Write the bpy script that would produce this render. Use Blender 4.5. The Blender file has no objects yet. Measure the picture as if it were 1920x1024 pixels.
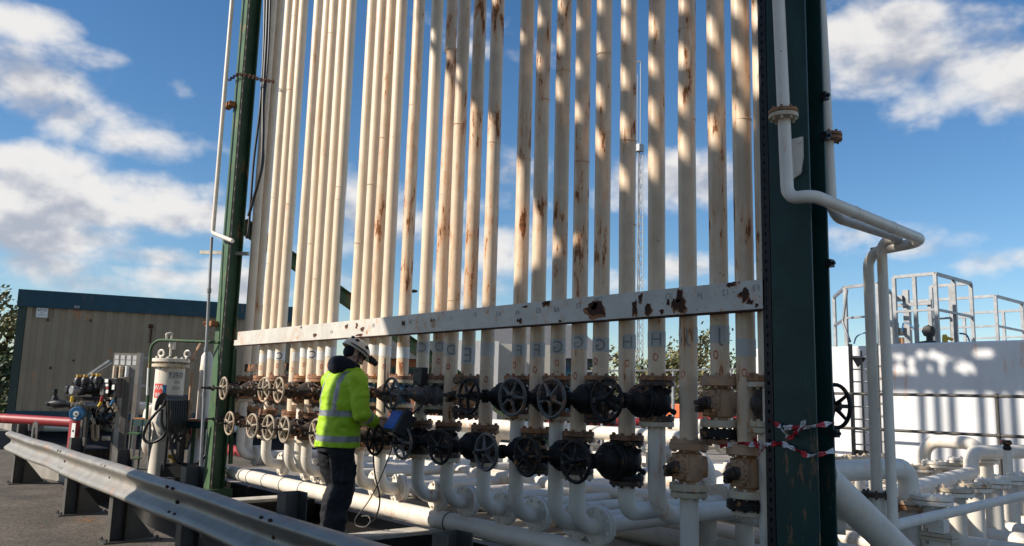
import bpy, math, random
from mathutils import Vector, Matrix, noise
R = math.radians
random.seed(7)
S = bpy.context.scene
COL = S.collection

# ------------------------------------------------------------------ camera
CAM_H, HEAD, PITCH, ROLL, FPX = 1.38, R(139.4), R(8.5), R(1.55), 1529.0
f_ = Vector((math.cos(HEAD)*math.cos(PITCH), math.sin(HEAD)*math.cos(PITCH), math.sin(PITCH)))
r0_ = Vector((math.sin(HEAD), -math.cos(HEAD), 0))
u0_ = r0_.cross(f_)
r_ = r0_*math.cos(ROLL) + u0_*math.sin(ROLL)
u_ = u0_*math.cos(ROLL) - r0_*math.sin(ROLL)
EYE = Vector((0, 0, CAM_H))
cd = bpy.data.cameras.new('camera'); cam = bpy.data.objects.new('camera', cd); COL.objects.link(cam)
cd.sensor_width = 36.0; cd.lens = FPX/1920*36.0; cd.clip_start = 0.05; cd.clip_end = 3000
m = Matrix.Identity(4)
for i, v in enumerate((r_, u_, -f_)):
    for k in range(3): m[k][i] = v[k]
m[0][3], m[1][3], m[2][3] = EYE
cam.matrix_world = m
S.camera = cam

def ray(x, y):
    return f_ + r_*((x-960)/FPX) + u_*((512-y)/FPX)
def P(x, y, Y=None, z=None, d=None, X=None):
    """real-world point seen at photo position x,y lying on a given plane"""
    v = ray(x, y)
    if Y is not None: t = Y/v.y
    elif X is not None: t = X/v.x
    elif z is not None: t = (z-CAM_H)/v.z
    else: t = d
    return EYE + v*t

# ------------------------------------------------------------------ sun, sky, exposure
SUN_AZ, SUN_EL = R(245), R(32)
SV = Vector((math.cos(SUN_EL)*math.cos(SUN_AZ), math.cos(SUN_EL)*math.sin(SUN_AZ), math.sin(SUN_EL)))
sd = bpy.data.lights.new('sun', 'SUN'); sun = bpy.data.objects.new('sun', sd); COL.objects.link(sun)
sd.energy = 5.0; sd.angle = R(0.5); sd.color = (1.0, 0.91, 0.79)
sun.rotation_euler = SV.to_track_quat('Z', 'Y').to_euler()
sun.location = (0, -20, 30)
S.view_settings.view_transform = 'Standard'; S.view_settings.look = 'None'
S.view_settings.gamma = 1.0; S.view_settings.exposure = 0.30
S.view_settings.use_curve_mapping = False
SKY_STRENGTH = 0.095

W = bpy.data.worlds.new('World'); S.world = W; W.use_nodes = True
nt = W.node_tree; nt.nodes.clear()
def nn(tree, t, **kw):
    n = tree.nodes.new(t)
    for k, v in kw.items():
        if k == 'inp':
            for i, val in v.items(): n.inputs[i].default_value = val
        else: setattr(n, k, v)
    return n
def wm(op, a, b=None, c=None, tree=None, clamp=False):
    tree = tree or nt
    n = tree.nodes.new('ShaderNodeMath'); n.operation = op; n.use_clamp = clamp
    for i, v in enumerate((a, b, c)):
        if v is None: continue
        if isinstance(v, (int, float)): n.inputs[i].default_value = v
        else: tree.links.new(v, n.inputs[i])
    return n.outputs[0]
def smooth(v, lo, hi, tree=None, a=0.0, b=1.0):
    tree = tree or nt
    n = tree.nodes.new('ShaderNodeMapRange'); n.interpolation_type = 'SMOOTHSTEP'
    n.inputs[1].default_value = lo; n.inputs[2].default_value = hi
    n.inputs[3].default_value = a; n.inputs[4].default_value = b
    tree.links.new(v, n.inputs[0]); return n.outputs[0]
sky = nn(nt, 'ShaderNodeTexSky', sky_type='NISHITA', sun_disc=False, sun_elevation=SUN_EL,
         sun_rotation=R(90)-SUN_AZ, altitude=50, air_density=1.0, dust_density=0.25, ozone_density=3.2)
tc = nn(nt, 'ShaderNodeTexCoord')
# clouds: (photo bearing of centre, angular radii, weight): puffs at fixed bearings in the sky
CLOUDS = [(150,215,.14,.055,.9),(60,170,.11,.05,.85),(260,265,.1,.035,.9),(70,330,.12,.055,1.0),(20,300,.1,.04,1.0),(140,385,.09,.035,.9),
          (40,440,.12,.04,1.0),(60,500,.1,.03,.9),(260,350,.11,.03,.9),(350,400,.1,.03,.9),(300,485,.09,.018,.8),(330,520,.1,.02,.85),(170,535,.1,.02,.9),(440,540,.12,.025,.85),
          (190,120,.06,.028,.62),(235,150,.045,.028,.62),(345,165,.05,.026,.62),(30,25,.07,.03,.8),(385,18,.04,.025,.62),
          (930,360,.08,.05,.8),(960,460,.08,.05,.8),(690,420,.07,.08,.72),(700,520,.12,.05,.7),(820,540,.1,.03,.8),
          (1180,350,.06,.04,.82),(1265,335,.06,.04,.95),(1330,345,.05,.035,.85),(1290,500,.06,.022,.9),(1370,510,.05,.022,.8),(1160,520,.05,.03,.7),
          (1610,60,.08,.05,.7),(1690,40,.07,.03,.85),(1700,120,.09,.06,.82),(1800,130,.09,.055,.85),(1720,195,.06,.04,.7),(1890,130,.07,.055,.82),(1860,215,.03,.02,.58),
          (1600,440,.07,.02,.55),(1700,465,.07,.018,.5),(1890,490,.08,.016,.45),(1020,100,.07,.04,.42),(900,60,.06,.05,.42)]
acc = None
for cx, cy, rx, ry, wgt in CLOUDS:
    d = ray(cx, cy).normalized()
    e1 = Vector((-d.y, d.x, 0)).normalized(); e2 = d.cross(e1)
    def dot(v):
        n = nn(nt, 'ShaderNodeVectorMath', operation='DOT_PRODUCT'); nt.links.new(tc.outputs['Generated'], n.inputs[0]); n.inputs[1].default_value = v
        return n.outputs['Value']
    a = wm('POWER', dot(e1/rx), 2.0); b = wm('POWER', dot(e2/ry), 2.0)
    g = wm('EXPONENT', wm('MULTIPLY', wm('ADD', a, b), -0.8))
    wgt += .04 if cx < 1500 else .10
    acc = wm('MULTIPLY', g, wgt) if acc is None else wm('MAXIMUM', acc, wm('MULTIPLY', g, wgt))
_bk = nn(nt, 'ShaderNodeVectorMath', operation='DOT_PRODUCT'); nt.links.new(tc.outputs['Generated'], _bk.inputs[0]); _bk.inputs[1].default_value = f_
acc = wm('MAXIMUM', acc, smooth(_bk.outputs['Value'], 0.25, 0.62, nt, 0.47, 0.0))
def cloud_noise(off):
    mp = nn(nt, 'ShaderNodeMapping'); nt.links.new(tc.outputs['Generated'], mp.inputs[0])
    mp.inputs['Location'].default_value = (3.1, 1.7, 0.4+off*1.7); mp.inputs['Scale'].default_value = (1, 1, 1.7)
    n1 = nn(nt, 'ShaderNodeTexNoise', inp={'Scale': 6.5, 'Detail': 8.0, 'Roughness': 0.52, 'Distortion': 0.15}); nt.links.new(mp.outputs[0], n1.inputs['Vector'])
    return n1.outputs[0]
def puff(off):
    mp = nn(nt, 'ShaderNodeMapping'); nt.links.new(tc.outputs['Generated'], mp.inputs[0])
    mp.inputs['Location'].default_value = (1.1, 5.7, 2.4+off*1.4); mp.inputs['Scale'].default_value = (1, 1, 1.4)
    nz = nn(nt, 'ShaderNodeTexNoise', inp={'Scale': 11.0, 'Detail': 4.0, 'Roughness': 0.6}); nt.links.new(mp.outputs[0], nz.inputs['Vector'])
    ad = nn(nt, 'ShaderNodeVectorMath', operation='MULTIPLY_ADD'); nt.links.new(nz.outputs[1], ad.inputs[0]); ad.inputs[1].default_value = (.16,)*3; nt.links.new(mp.outputs[0], ad.inputs[2])
    vo = nn(nt, 'ShaderNodeTexVoronoi', feature='F1', inp={'Scale': 13.0}); nt.links.new(ad.outputs[0], vo.inputs['Vector'])
    return wm('SUBTRACT', 0.42, vo.outputs['Distance'])
n_a, n_b = cloud_noise(0), cloud_noise(0.022)
n_a = wm('ADD', n_a, wm('MULTIPLY', puff(0), 0.20)); n_b = wm('ADD', n_b, wm('MULTIPLY', puff(0.022), 0.20))
dens = wm('ADD', acc, wm('MULTIPLY', wm('SUBTRACT', n_a, 0.5), 2.0))
alpha = smooth(dens, 0.37, 0.90)
edge = wm('SUBTRACT', n_a, n_b)
lit = wm('ADD', wm('MULTIPLY', edge, 3.6), wm('MULTIPLY', wm('SUBTRACT', 0.95, dens), 0.65))
lit = smooth(lit, -0.42, 0.38)
ccol = nn(nt, 'ShaderNodeMix', data_type='RGBA'); nt.links.new(lit, ccol.inputs[0])
CB = 1/SKY_STRENGTH
ccol.inputs[6].default_value = (0.36*CB, 0.385*CB, 0.45*CB, 1); ccol.inputs[7].default_value = (0.72*CB, 0.705*CB, 0.69*CB, 1)
hs = nn(nt, 'ShaderNodeHueSaturation', inp={'Saturation': 1.20, 'Value': 1.10}); nt.links.new(sky.outputs[0], hs.inputs['Color'])
mx = nn(nt, 'ShaderNodeMix', data_type='RGBA')
nt.links.new(wm('MULTIPLY', alpha, 0.96), mx.inputs[0]); nt.links.new(hs.outputs[0], mx.inputs[6]); nt.links.new(ccol.outputs[2], mx.inputs[7])
bg = nn(nt, 'ShaderNodeBackground', inp={'Strength': SKY_STRENGTH}); nt.links.new(mx.outputs[2], bg.inputs[0])
wo = nn(nt, 'ShaderNodeOutputWorld'); nt.links.new(bg.outputs[0], wo.inputs[0])

# ------------------------------------------------------------------ mesh helpers
def arc_path(pts, rad, n=7):
    pts = [Vector(p) for p in pts]
    out = [pts[0]]
    for i in range(1, len(pts)-1):
        a, b, c = pts[i-1], pts[i], pts[i+1]
        d1 = (a-b); d2 = (c-b); l1, l2 = d1.length, d2.length
        d1.normalize(); d2.normalize()
        ang = d1.angle(d2)
        if ang > math.pi-0.02: out.append(b); continue
        t = min(rad/math.tan(ang/2), l1*0.49, l2*0.49); rr = t*math.tan(ang/2)
        bis = (d1+d2).normalized(); cen = b + bis*(rr/math.sin(ang/2))
        s = b+d1*t-cen; e = b+d2*t-cen
        tot = s.angle(e)
        for k in range(n+1):
            w = k/n
            out.append(cen + (s*math.sin((1-w)*tot)+e*math.sin(w*tot))/math.sin(tot))
    out.append(pts[-1]); return out
def spline(pts, n=8):
    pts = [Vector(p) for p in pts]; q = [pts[0]*2-pts[1]] + pts + [pts[-1]*2-pts[-2]]; out = []
    for i in range(1, len(q)-2):
        for k in range(n):
            t = k/n; a, b, c, d = q[i-1:i+3]
            out.append(0.5*((2*b)+(c-a)*t+(2*a-5*b+4*c-d)*t*t+(3*b-a-3*c+d)*t**3))
    out.append(pts[-1]); return out
class G:
    def __init__(s, xf=None): s.v = []; s.f = []; s.m = []; s.xf = xf; s.cur = 0
    def add(s, vs, fs):
        o = len(s.v)
        for p in vs:
            p = Vector(p); s.v.append(s.xf @ p if s.xf else p)
        for f in fs: s.f.append([i+o for i in f]); s.m.append(s.cur)
        return s
    def box(s, c, d, rot=None):
        c = Vector(c); h = Vector(d)/2
        vs = [Vector((sx*h.x, sy*h.y, sz*h.z)) for sz in (-1, 1) for sy in (-1, 1) for sx in (-1, 1)]
        if rot: vs = [rot @ v for v in vs]
        return s.add([c+v for v in vs], [(0,2,3,1),(4,5,7,6),(0,1,5,4),(2,6,7,3),(1,3,7,5),(0,4,6,2)])
    def bb(s, a, b):
        a, b = Vector(a), Vector(b); return s.box((a+b)/2, [abs(x) for x in (b-a)])
    def bar(s, a, b, w, h, up=(0,0,1)):
        a, b = Vector(a), Vector(b); z = (b-a); L = z.length; z.normalize(); x = Vector(up).cross(z)
        if x.length < 1e-4: x = Vector((1,0,0))
        x.normalize(); y = z.cross(x)
        rot = Matrix((x, y, z)).transposed()
        return s.box((a+b)/2, (w, h, L), rot)
    def sweep(s, pts, rad, n=12, caps=True):
        pts = [Vector(p) for p in pts]; N = len(pts)
        rads = rad if isinstance(rad, (list, tuple)) else [rad]*N
        t = (pts[1]-pts[0]).normalized(); x = t.orthogonal().normalized(); vs = []
        for i in range(N):
            if i == 0: t2 = t
            elif i == N-1: t2 = (pts[i]-pts[i-1]).normalized()
            else: t2 = ((pts[i]-pts[i-1]).normalized()+(pts[i+1]-pts[i]).normalized()).normalized()
            x = x - t2*x.dot(t2)
            x = x.normalized() if x.length > 1e-6 else t2.orthogonal().normalized()
            y = t2.cross(x)
            for k in range(n):
                a = 2*math.pi*k/n
                vs.append(pts[i] + (x*math.cos(a)+y*math.sin(a))*rads[i])
        fs = [(i*n+k, i*n+(k+1)%n, (i+1)*n+(k+1)%n, (i+1)*n+k) for i in range(N-1) for k in range(n)]
        if caps: fs += [tuple(reversed(range(n))), tuple(range((N-1)*n, N*n))]
        return s.add(vs, fs)
    def cyl(s, a, b, r, r2=None, n=16): return s.sweep([a, b], [r, r if r2 is None else r2], n)
    def pipe(s, pts, r, bend=0.15, n=16): return s.sweep(arc_path(pts, bend), r, n)
    def hose(s, pts, r, n=8, k=8): return s.sweep(spline(pts, k), r, n)
    def lathe(s, prof, o, ax=(0,0,1), n=20):
        o = Vector(o); ax = Vector(ax).normalized(); x = ax.orthogonal().normalized(); y = ax.cross(x); vs = []
        for r, h in prof:
            for k in range(n):
                a = 2*math.pi*k/n; vs.append(o+ax*h+(x*math.cos(a)+y*math.sin(a))*max(r, 1e-4))
        N = len(prof)
        fs = [(i*n+k, i*n+(k+1)%n, (i+1)*n+(k+1)%n, (i+1)*n+k) for i in range(N-1) for k in range(n)]
        fs += [tuple(reversed(range(n))), tuple(range((N-1)*n, N*n))]
        return s.add(vs, fs)
    def torus(s, c, ax, R_, r, n=28, k=8, a0=0, a1=2*math.pi):
        c = Vector(c); ax = Vector(ax).normalized(); x = ax.orthogonal().normalized(); y = ax.cross(x)
        vs = []; full = abs(a1-a0-2*math.pi) < 1e-4; N = n if full else n+1
        for i in range(N):
            a = a0+(a1-a0)*i/n; d = x*math.cos(a)+y*math.sin(a)
            for j in range(k):
                b = 2*math.pi*j/k; vs.append(c+d*(R_+r*math.cos(b))+ax*r*math.sin(b))
        M_ = n
        fs = [(i*k+j, ((i+1)%N)*k+j, ((i+1)%N)*k+(j+1)%k, i*k+(j+1)%k) for i in range(M_) for j in range(k)]
        return s.add(vs, fs)
    def ball(s, c, r, rot=None, nu=16, nv=10):
        c = Vector(c); r = (r, r, r) if isinstance(r, (int, float)) else r; vs = []
        for j in range(nv+1):
            th = math.pi*j/nv
            for i in range(nu):
                ph = 2*math.pi*i/nu
                p = Vector((r[0]*math.sin(th)*math.cos(ph), r[1]*math.sin(th)*math.sin(ph), r[2]*math.cos(th)))
                vs.append(c + (rot @ p if rot else p))
        fs = [(j*nu+i, (j+1)*nu+i, (j+1)*nu+(i+1)%nu, j*nu+(i+1)%nu) for j in range(nv) for i in range(nu)]
        return s.add(vs, fs)
    def prism(s, poly, o, ex, ey, ez):
        o, ex, ey, ez = Vector(o), Vector(ex), Vector(ey), Vector(ez); n = len(poly)
        vs = [o+ex*a+ey*b for a, b in poly] + [o+ex*a+ey*b+ez for a, b in poly]
        return s.add(vs, [tuple(range(n)), tuple(range(2*n-1, n-1, -1))] + [(i, i+n, (i+1)%n+n, (i+1)%n) for i in range(n)])
    def flange(s, c, ax, r, t, bolts=8, br=0.011, bh=0.016, n=28, both=True):
        c = Vector(c); ax = Vector(ax).normalized()
        s.lathe([(r*.96, -t/2), (r, -t/2+.003), (r, t/2-.003), (r*.96, t/2)], c, ax, n)
        x = ax.orthogonal().normalized(); y = ax.cross(x)
        for k in range(bolts):
            a = 2*math.pi*(k+.5)/bolts; p = c+(x*math.cos(a)+y*math.sin(a))*r*.81
            if both: s.cyl(p-ax*(t/2+bh), p+ax*(t/2+bh), br, n=6)
            else: s.cyl(p, p+ax*(t/2+bh), br, n=6)
        return s

def mk(name, g, mats, parent=None, smooth_angle=38, bev=0):
    me = bpy.data.meshes.new(name)
    off = parent.matrix_world.translation if False else (Vector(parent['_loc']) if parent is not None and '_loc' in parent else Vector((0,0,0)))
    me.from_pydata([tuple(v-off) for v in g.v], [], g.f)
    mats = mats if isinstance(mats, (list, tuple)) else [mats]
    for m_ in mats: me.materials.append(m_)
    if len(mats) > 1: me.polygons.foreach_set('material_index', g.m)
    me.polygons.foreach_set('use_smooth', [True]*len(me.polygons))
    me.update(); me.validate()
    import bmesh
    bm = bmesh.new(); bm.from_mesh(me); bmesh.ops.recalc_face_normals(bm, faces=bm.faces); bm.to_mesh(me); bm.free()
    me.set_sharp_from_angle(angle=R(smooth_angle))
    o = bpy.data.objects.new(name, me); COL.objects.link(o)
    if bev:
        b = o.modifiers.new('bevel', 'BEVEL'); b.width = bev; b.segments = 2; b.limit_method = 'ANGLE'; b.angle_limit = R(40)
    if parent is not None:
        o.parent = parent
        base = parent
        if '_loc' not in parent: pass
        o['_loc'] = list(off)
    return o
def thing(name, label, cat, loc, group=None, rz=0):
    e = bpy.data.objects.new(name, None); COL.objects.link(e); e.empty_display_size = .1
    e.location = loc; e.rotation_euler.z = rz; e['label'] = label; e['category'] = cat; e['_loc'] = list(Vector(loc)) if rz == 0 else [0, 0, 0]
    if group: e['group'] = group
    return e
def tag(o, label, cat, group=None, kind=None):
    if label: o['label'] = label
    if cat: o['category'] = cat
    if group: o['group'] = group
    if kind: o['kind'] = kind
    return o
def struct(name, g, mats, **kw):
    o = mk(name, g, mats, **kw); o['kind'] = 'structure'; return o
KIDS = {}
def dup(root, loc, rz=0, label=None, group=None):
    r = root.copy(); COL.objects.link(r); r.location = loc; r.rotation_euler.z = rz
    if label: r['label'] = label
    if group: r['group'] = group
    for ch in root.children:
        c = ch.copy(); COL.objects.link(c); c.parent = r
        for g2 in ch.children:
            d2 = g2.copy(); COL.objects.link(d2); d2.parent = c
    return r

# ------------------------------------------------------------------ materials
def mat(name, col, rough=.5, metal=0.0, var=.14, vs=5.0, bump=.12, bs=60.0, rust=0.0, rs=9.0, stretch=.22, rcol=(.25,.095,.032),
        speck=0.0, dirt=0.0, dcol=(.10,.075,.05), grain=0.0, coat=0.0, spec=.5):
    mt = bpy.data.materials.new(name); mt.use_nodes = True; t = mt.node_tree; b = t.nodes['Principled BSDF']; L = t.links.new
    b.inputs['Roughness'].default_value = rough; b.inputs['Metallic'].default_value = metal
    b.inputs['Specular IOR Level'].default_value = spec
    if coat: b.inputs['Coat Weight'].default_value = coat; b.inputs['Coat Roughness'].default_value = .25
    tc = t.nodes.new('ShaderNodeTexCoord'); oi = t.nodes.new('ShaderNodeObjectInfo')
    ad = nn(t, 'ShaderNodeVectorMath', operation='ADD'); L(tc.outputs['Object'], ad.inputs[0])
    sc = nn(t, 'ShaderNodeVectorMath', operation='SCALE'); sc.inputs[0].default_value = (37, 53, 29); L(oi.outputs['Random'], sc.inputs['Scale']); L(sc.outputs[0], ad.inputs[1])
    vec = ad.outputs[0]
    def noi(scale, det=6, ro=.6, sz=None):
        v = vec
        if sz is not None:
            mp = nn(t, 'ShaderNodeMapping'); mp.inputs['Scale'].default_value = (1, 1, sz); L(v, mp.inputs[0]); v = mp.outputs[0]
        n = nn(t, 'ShaderNodeTexNoise', inp={'Scale': scale, 'Detail': det, 'Roughness': ro}); L(v, n.inputs['Vector']); return n.outputs[0]
    def mixc(fac, a, bcol):
        n = nn(t, 'ShaderNodeMix', data_type='RGBA'); L(fac, n.inputs[0])
        for i, q in ((6, a), (7, bcol)):
            if isinstance(q, tuple): n.inputs[i].default_value = q+(1,)
            else: L(q, n.inputs[i])
        return n.outputs[2]
    n1 = noi(vs)
    lo = tuple(c*(1-var) for c in col); hi = tuple(min(1, c*(1+var)) for c in col)
    c = mixc(smooth(n1, .3, .7, t), lo, hi)
    rfac = None
    if dirt:
        nd = noi(3.5, 7, .65, .3); c = mixc(wm('MULTIPLY', smooth(nd, .45, .78, t), dirt, tree=t), c, dcol)
    if rust:
        nr = noi(rs, 8, .68, stretch); big = noi(1.6, 3, .5)
        th = 0.72-0.26*rust
        k = wm('ADD', nr, wm('MULTIPLY', wm('SUBTRACT', big, .5, tree=t), .55, tree=t), tree=t)
        halo = smooth(k, th-.10, th+.06, t); core = smooth(k, th+.035, th+.075, t)
        c = mixc(wm('MULTIPLY', halo, .55, tree=t), c, (min(1, rcol[0]*2.1+.12), rcol[1]*2.2+.07, rcol[2]*2+.03))
        rc = mixc(smooth(noi(55, 4), .35, .65, t), tuple(x*.55 for x in rcol), tuple(min(1, x*1.5) for x in rcol))
        c = mixc(core, c, rc)
        rr = nn(t, 'ShaderNodeMapRange', inp={3: rough, 4: .85}); L(core, rr.inputs[0]); L(rr.outputs[0], b.inputs['Roughness'])
    if grain:
        gg = noi(48, 4, .75); gm = nn(t, 'ShaderNodeMix', data_type='RGBA', blend_type='MULTIPLY'); gm.inputs[0].default_value = grain; L(c, gm.inputs[6]); gr = nn(t, 'ShaderNodeMapRange', inp={1:.36, 2:.64, 3:.15, 4:1.9}); L(gg, gr.inputs[0]); cc_ = nn(t, 'ShaderNodeCombineColor'); [L(gr.outputs[0], cc_.inputs[i]) for i in range(3)]; L(cc_.outputs[0], gm.inputs[7]); c = gm.outputs[2]
    if speck:
        vo = nn(t, 'ShaderNodeTexVoronoi', inp={'Scale': 26.0, 'Randomness': 1.0}); L(vec, vo.inputs['Vector'])
        ms = noi(4, 3); sp = wm('MULTIPLY', smooth(vo.outputs['Distance'], .20, .10, t), smooth(ms, .55, .66, t), tree=t)
        c = mixc(wm('MULTIPLY', sp, speck, tree=t), c, (.07, .03, .015))
    L(c, b.inputs['Base Color'])
    if bump:
        bn = noi(bs, 5); bp = nn(t, 'ShaderNodeBump', inp={'Strength': bump, 'Distance': .01}); L(bn, bp.inputs['Height']); L(bp.outputs[0], b.inputs['Normal'])
    return mt
M = dict(
 riser=mat('cream_paint_rusting', (.72,.555,.39), .45, var=.09, rust=.50, rs=19, stretch=.2, speck=.7, dirt=.45, dcol=(.34,.22,.12)),
 riser_heavy=mat('cream_paint_heavy_rust', (.66,.52,.37), .5, var=.12, rust=.60, rs=21, stretch=.22, speck=.9, dirt=.6, dcol=(.30,.18,.09)),
 riser_clean=mat('cream_paint', (.77,.63,.465), .40, var=.06, rust=.16, rs=12, stretch=.16, speck=.5, dirt=.18, dcol=(.40,.30,.2)),
 white=mat('white_pipe_paint', (.76,.70,.605), .42, var=.05, rust=.14, rs=12, dirt=.30, dcol=(.36,.28,.19), speck=.5),
 cream=mat('cream_flange_paint', (.58,.49,.36), .5, var=.12, rust=.45, rs=22, stretch=.6, dirt=.3),
 rustflange=mat('rusty_flange', (.23,.12,.07), .8, var=.45, vs=16, rust=.55, rs=24, stretch=.7, bump=.3),
 rust=mat('deep_rust', (.06,.022,.012), .9, var=.5, vs=30, bump=.4),
 rustline=mat('orange_rust', (.30,.13,.055), .9, var=.4, vs=30, bump=.3),
 iron=mat('black_valve_paint', (.009,.0085,.0085), .55, spec=.3, var=.4, vs=12, rust=.16, rs=20, stretch=.8, bump=.5, dirt=.5, dcol=(.028,.02,.014)),
 ironrust=mat('dark_rusty_iron', (.045,.030,.022), .6, var=.5, vs=14, rust=.35, rs=20, stretch=.8, bump=.25),
 grey=mat('grey_valve_paint', (.095,.093,.09), .45, var=.25, vs=12, rust=.2, rs=20, stretch=.8, bump=.2),
 peach=mat('faded_peach_paint', (.45,.275,.165), .6, var=.22, vs=9, rust=.42, rs=15, stretch=.5, bump=.25, dirt=.35, dcol=(.08,.05,.03)),
 bluevalve=mat('blue_valve_paint', (.05,.15,.24), .5, var=.2, rust=.2, rs=16),
 wheel_light=mat('worn_pale_wheel', (.34,.285,.21), .6, var=.3, vs=14, rust=.3, rs=22, stretch=.8),
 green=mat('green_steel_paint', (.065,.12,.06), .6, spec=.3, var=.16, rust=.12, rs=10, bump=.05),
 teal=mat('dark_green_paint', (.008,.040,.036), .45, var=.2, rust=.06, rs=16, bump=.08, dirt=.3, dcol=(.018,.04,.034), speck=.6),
 galv=mat('galvanised_steel', (.27,.28,.29), .48, metal=.55, var=.16, vs=9, bump=.05, dirt=.25, dcol=(.22,.17,.11)),
 galvr=mat('galvanised_rail', (.275,.26,.235), .5, metal=.25, var=.14, vs=7, bump=.06, dirt=.5, dcol=(.24,.18,.12), rust=.05),
 post=mat('dull_zinc_post', (.085,.08,.072), .6, metal=.3, var=.2, bump=.1, dirt=.4),
 beige=mat('beige_cabin_paint', (.30,.24,.16), .55, var=.06, vs=2, rust=.06, rs=7, stretch=.6, dirt=.25, dcol=(.22,.18,.13)),
 cabteal=mat('teal_cabin_paint', (.008,.055,.085), .45, var=.12, rust=.02, dirt=.15),
 red=mat('red_pipe_paint', (.30,.022,.027), .5, var=.12, rust=.04, dirt=.2),
 hivis=None,
 black=mat('black_rubber', (.012,.012,.013), .5, var=.3, bump=.08),
 plastic=mat('black_plastic', (.014,.014,.016), .4, var=.2, bump=.04),
 brass=mat('brass', (.55,.34,.10), .35, metal=.9, var=.15, bump=.04),
 blue=mat('blue_paint', (.02,.12,.26), .4, var=.1),
 yellow=mat('yellow_paint', (.62,.42,.03), .45, var=.1),
 orange=mat('orange_paint', (.60,.14,.04), .5, var=.1),
 label=mat('white_label', (.74,.74,.72), .5, var=.04, bump=0),
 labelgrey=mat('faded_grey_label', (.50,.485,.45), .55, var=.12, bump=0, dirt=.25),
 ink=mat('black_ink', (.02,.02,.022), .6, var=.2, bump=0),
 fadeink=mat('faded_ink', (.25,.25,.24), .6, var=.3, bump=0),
 paintmark=mat('orange_marker_paint', (.55,.12,.04), .6, var=.3, vs=20, bump=0),
 redmark=mat('red_marker_paint', (.48,.05,.05), .6, var=.3, vs=20, bump=0),
 asphalt=mat('asphalt', (.105,.087,.066), .9, var=.3, vs=1.3, bump=.9, bs=90, grain=.85, dirt=.5, dcol=(.035,.03,.026)),
 concrete=mat('yard_concrete', (.27,.245,.21), .85, var=.2, vs=2, bump=.3, bs=50, dirt=.5, dcol=(.12,.11,.09)),
 sleeper=mat('pale_concrete', (.46,.43,.37), .85, var=.22, vs=6, bump=.35, bs=40, dirt=.4, dcol=(.17,.14,.1)),
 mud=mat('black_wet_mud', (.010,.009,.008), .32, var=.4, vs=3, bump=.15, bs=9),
 wall=mat('white_tank_paint', (.70,.70,.70), .6, var=.04, vs=3, bump=.06, bs=25, rust=.04, rs=6, stretch=.1, dirt=.35, dcol=(.42,.42,.43)),
 whitewall=mat('white_building_render', (.68,.66,.61), .75, var=.05, dirt=.12),
 roof=mat('grey_roof', (.12,.12,.12), .8, var=.15),
 brick=mat('brick', (.42,.16,.09), .85, var=.2, vs=12, bump=.2),
 glass=mat('window_glass', (.03,.05,.06), .1, var=.1, bump=0),
 bark=mat('bark', (.10,.075,.05), .9, var=.3, bump=.5),
 leaf=mat('leaf_green', (.055,.085,.022), .6, var=.5, vs=1.2, bump=0),
 leaf2=mat('leaf_olive', (.15,.14,.05), .6, var=.5, vs=1.2, bump=0),
 mast=mat('mast_steel', (.36,.37,.38), .5, metal=.2, var=.05),
)
# ================================================================== GROUND
g = G()
xs = [-420, -12.2, -1.2, 420]; ys = [-420, 2.75, 4.95, 420]
for i in range(3):
    for j in range(3):
        if i == 1 and j == 1: continue
        g.add([(xs[i],ys[j],0),(xs[i+1],ys[j],0),(xs[i+1],ys[j+1],0),(xs[i],ys[j+1],0)], [(0,1,2,3)])
x0, x1, y0, y1, zb = -12.2, -1.2, 2.75, 4.95, -.30
g.cur = 1
g.add([(x0,y0,0),(x1,y0,0),(x1,y1,0),(x0,y1,0),(x0,y0,zb),(x1,y0,zb),(x1,y1,zb),(x0,y1,zb)], [(0,1,5,4),(1,2,6,5),(2,3,7,6),(3,0,4,7),(4,5,6,7)])
struct('ground', g, [M['asphalt'], M['mud']])
g = G(); g.add([(-12.2,2.75,-.2),(-7.35,2.75,-.2),(-7.35,4.95,-.2),(-12.2,4.95,-.2)], [(0,1,2,3)])
struct('trench_floor', g, M['mud'])
wat = bpy.data.materials.new('dark_standing_water'); wat.use_nodes = True
wb = wat.node_tree.nodes['Principled BSDF']; wb.inputs['Base Color'].default_value = (.012,.011,.009,1); wb.inputs['Roughness'].default_value = .04
tn = nn(wat.node_tree, 'ShaderNodeTexNoise', inp={'Scale': 6.0, 'Detail': 3.0}); bp = nn(wat.node_tree, 'ShaderNodeBump', inp={'Strength': .10, 'Distance': .02})
tcw = wat.node_tree.nodes.new('ShaderNodeTexCoord'); wat.node_tree.links.new(tcw.outputs['Object'], tn.inputs['Vector'])
wat.node_tree.links.new(tn.outputs[0], bp.inputs['Height']); wat.node_tree.links.new(bp.outputs[0], wb.inputs['Normal'])
g = G(); g.add([(-7.35,2.75,-.12),(-1.2,2.75,-.12),(-1.2,4.95,-.12),(-7.35,4.95,-.12)], [(0,1,2,3)])
struct('water', g, wat)
g = G(); g.add([(-40,4.955,.004),(40,4.955,.004),(40,60,.004),(-14,60,.004),(-14,30,.004),(-14,4.955,.004)], [(0,1,2,3,4,5)])
struct('yard_slab', g, M['concrete'])
for i, (px, py, wd) in enumerate(((600,926,.26),(800,990,.24),(1300,1075,.24))):
    q = P(px, py, z=.10); g = G(); g.bb((q.x-wd/2, 3.55, .06), (q.x+wd/2, 4.93, .10)); g.cur = 1; g.bb((q.x-wd/2+.01, 3.56, -.3), (q.x+wd/2-.01, 4.92, .058))  # lower body near-black: deep shade put into the colour
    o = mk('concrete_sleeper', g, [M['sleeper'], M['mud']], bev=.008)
    tag(o, ['pale concrete sleeper under the low pipe, left of the worker', 'pale concrete sleeper under the low pipe, right of the coiled cable', 'concrete sleeper under the low pipe beside the dark right column'][i], 'sleeper', 'sleepers under the low front pipe')
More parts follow.
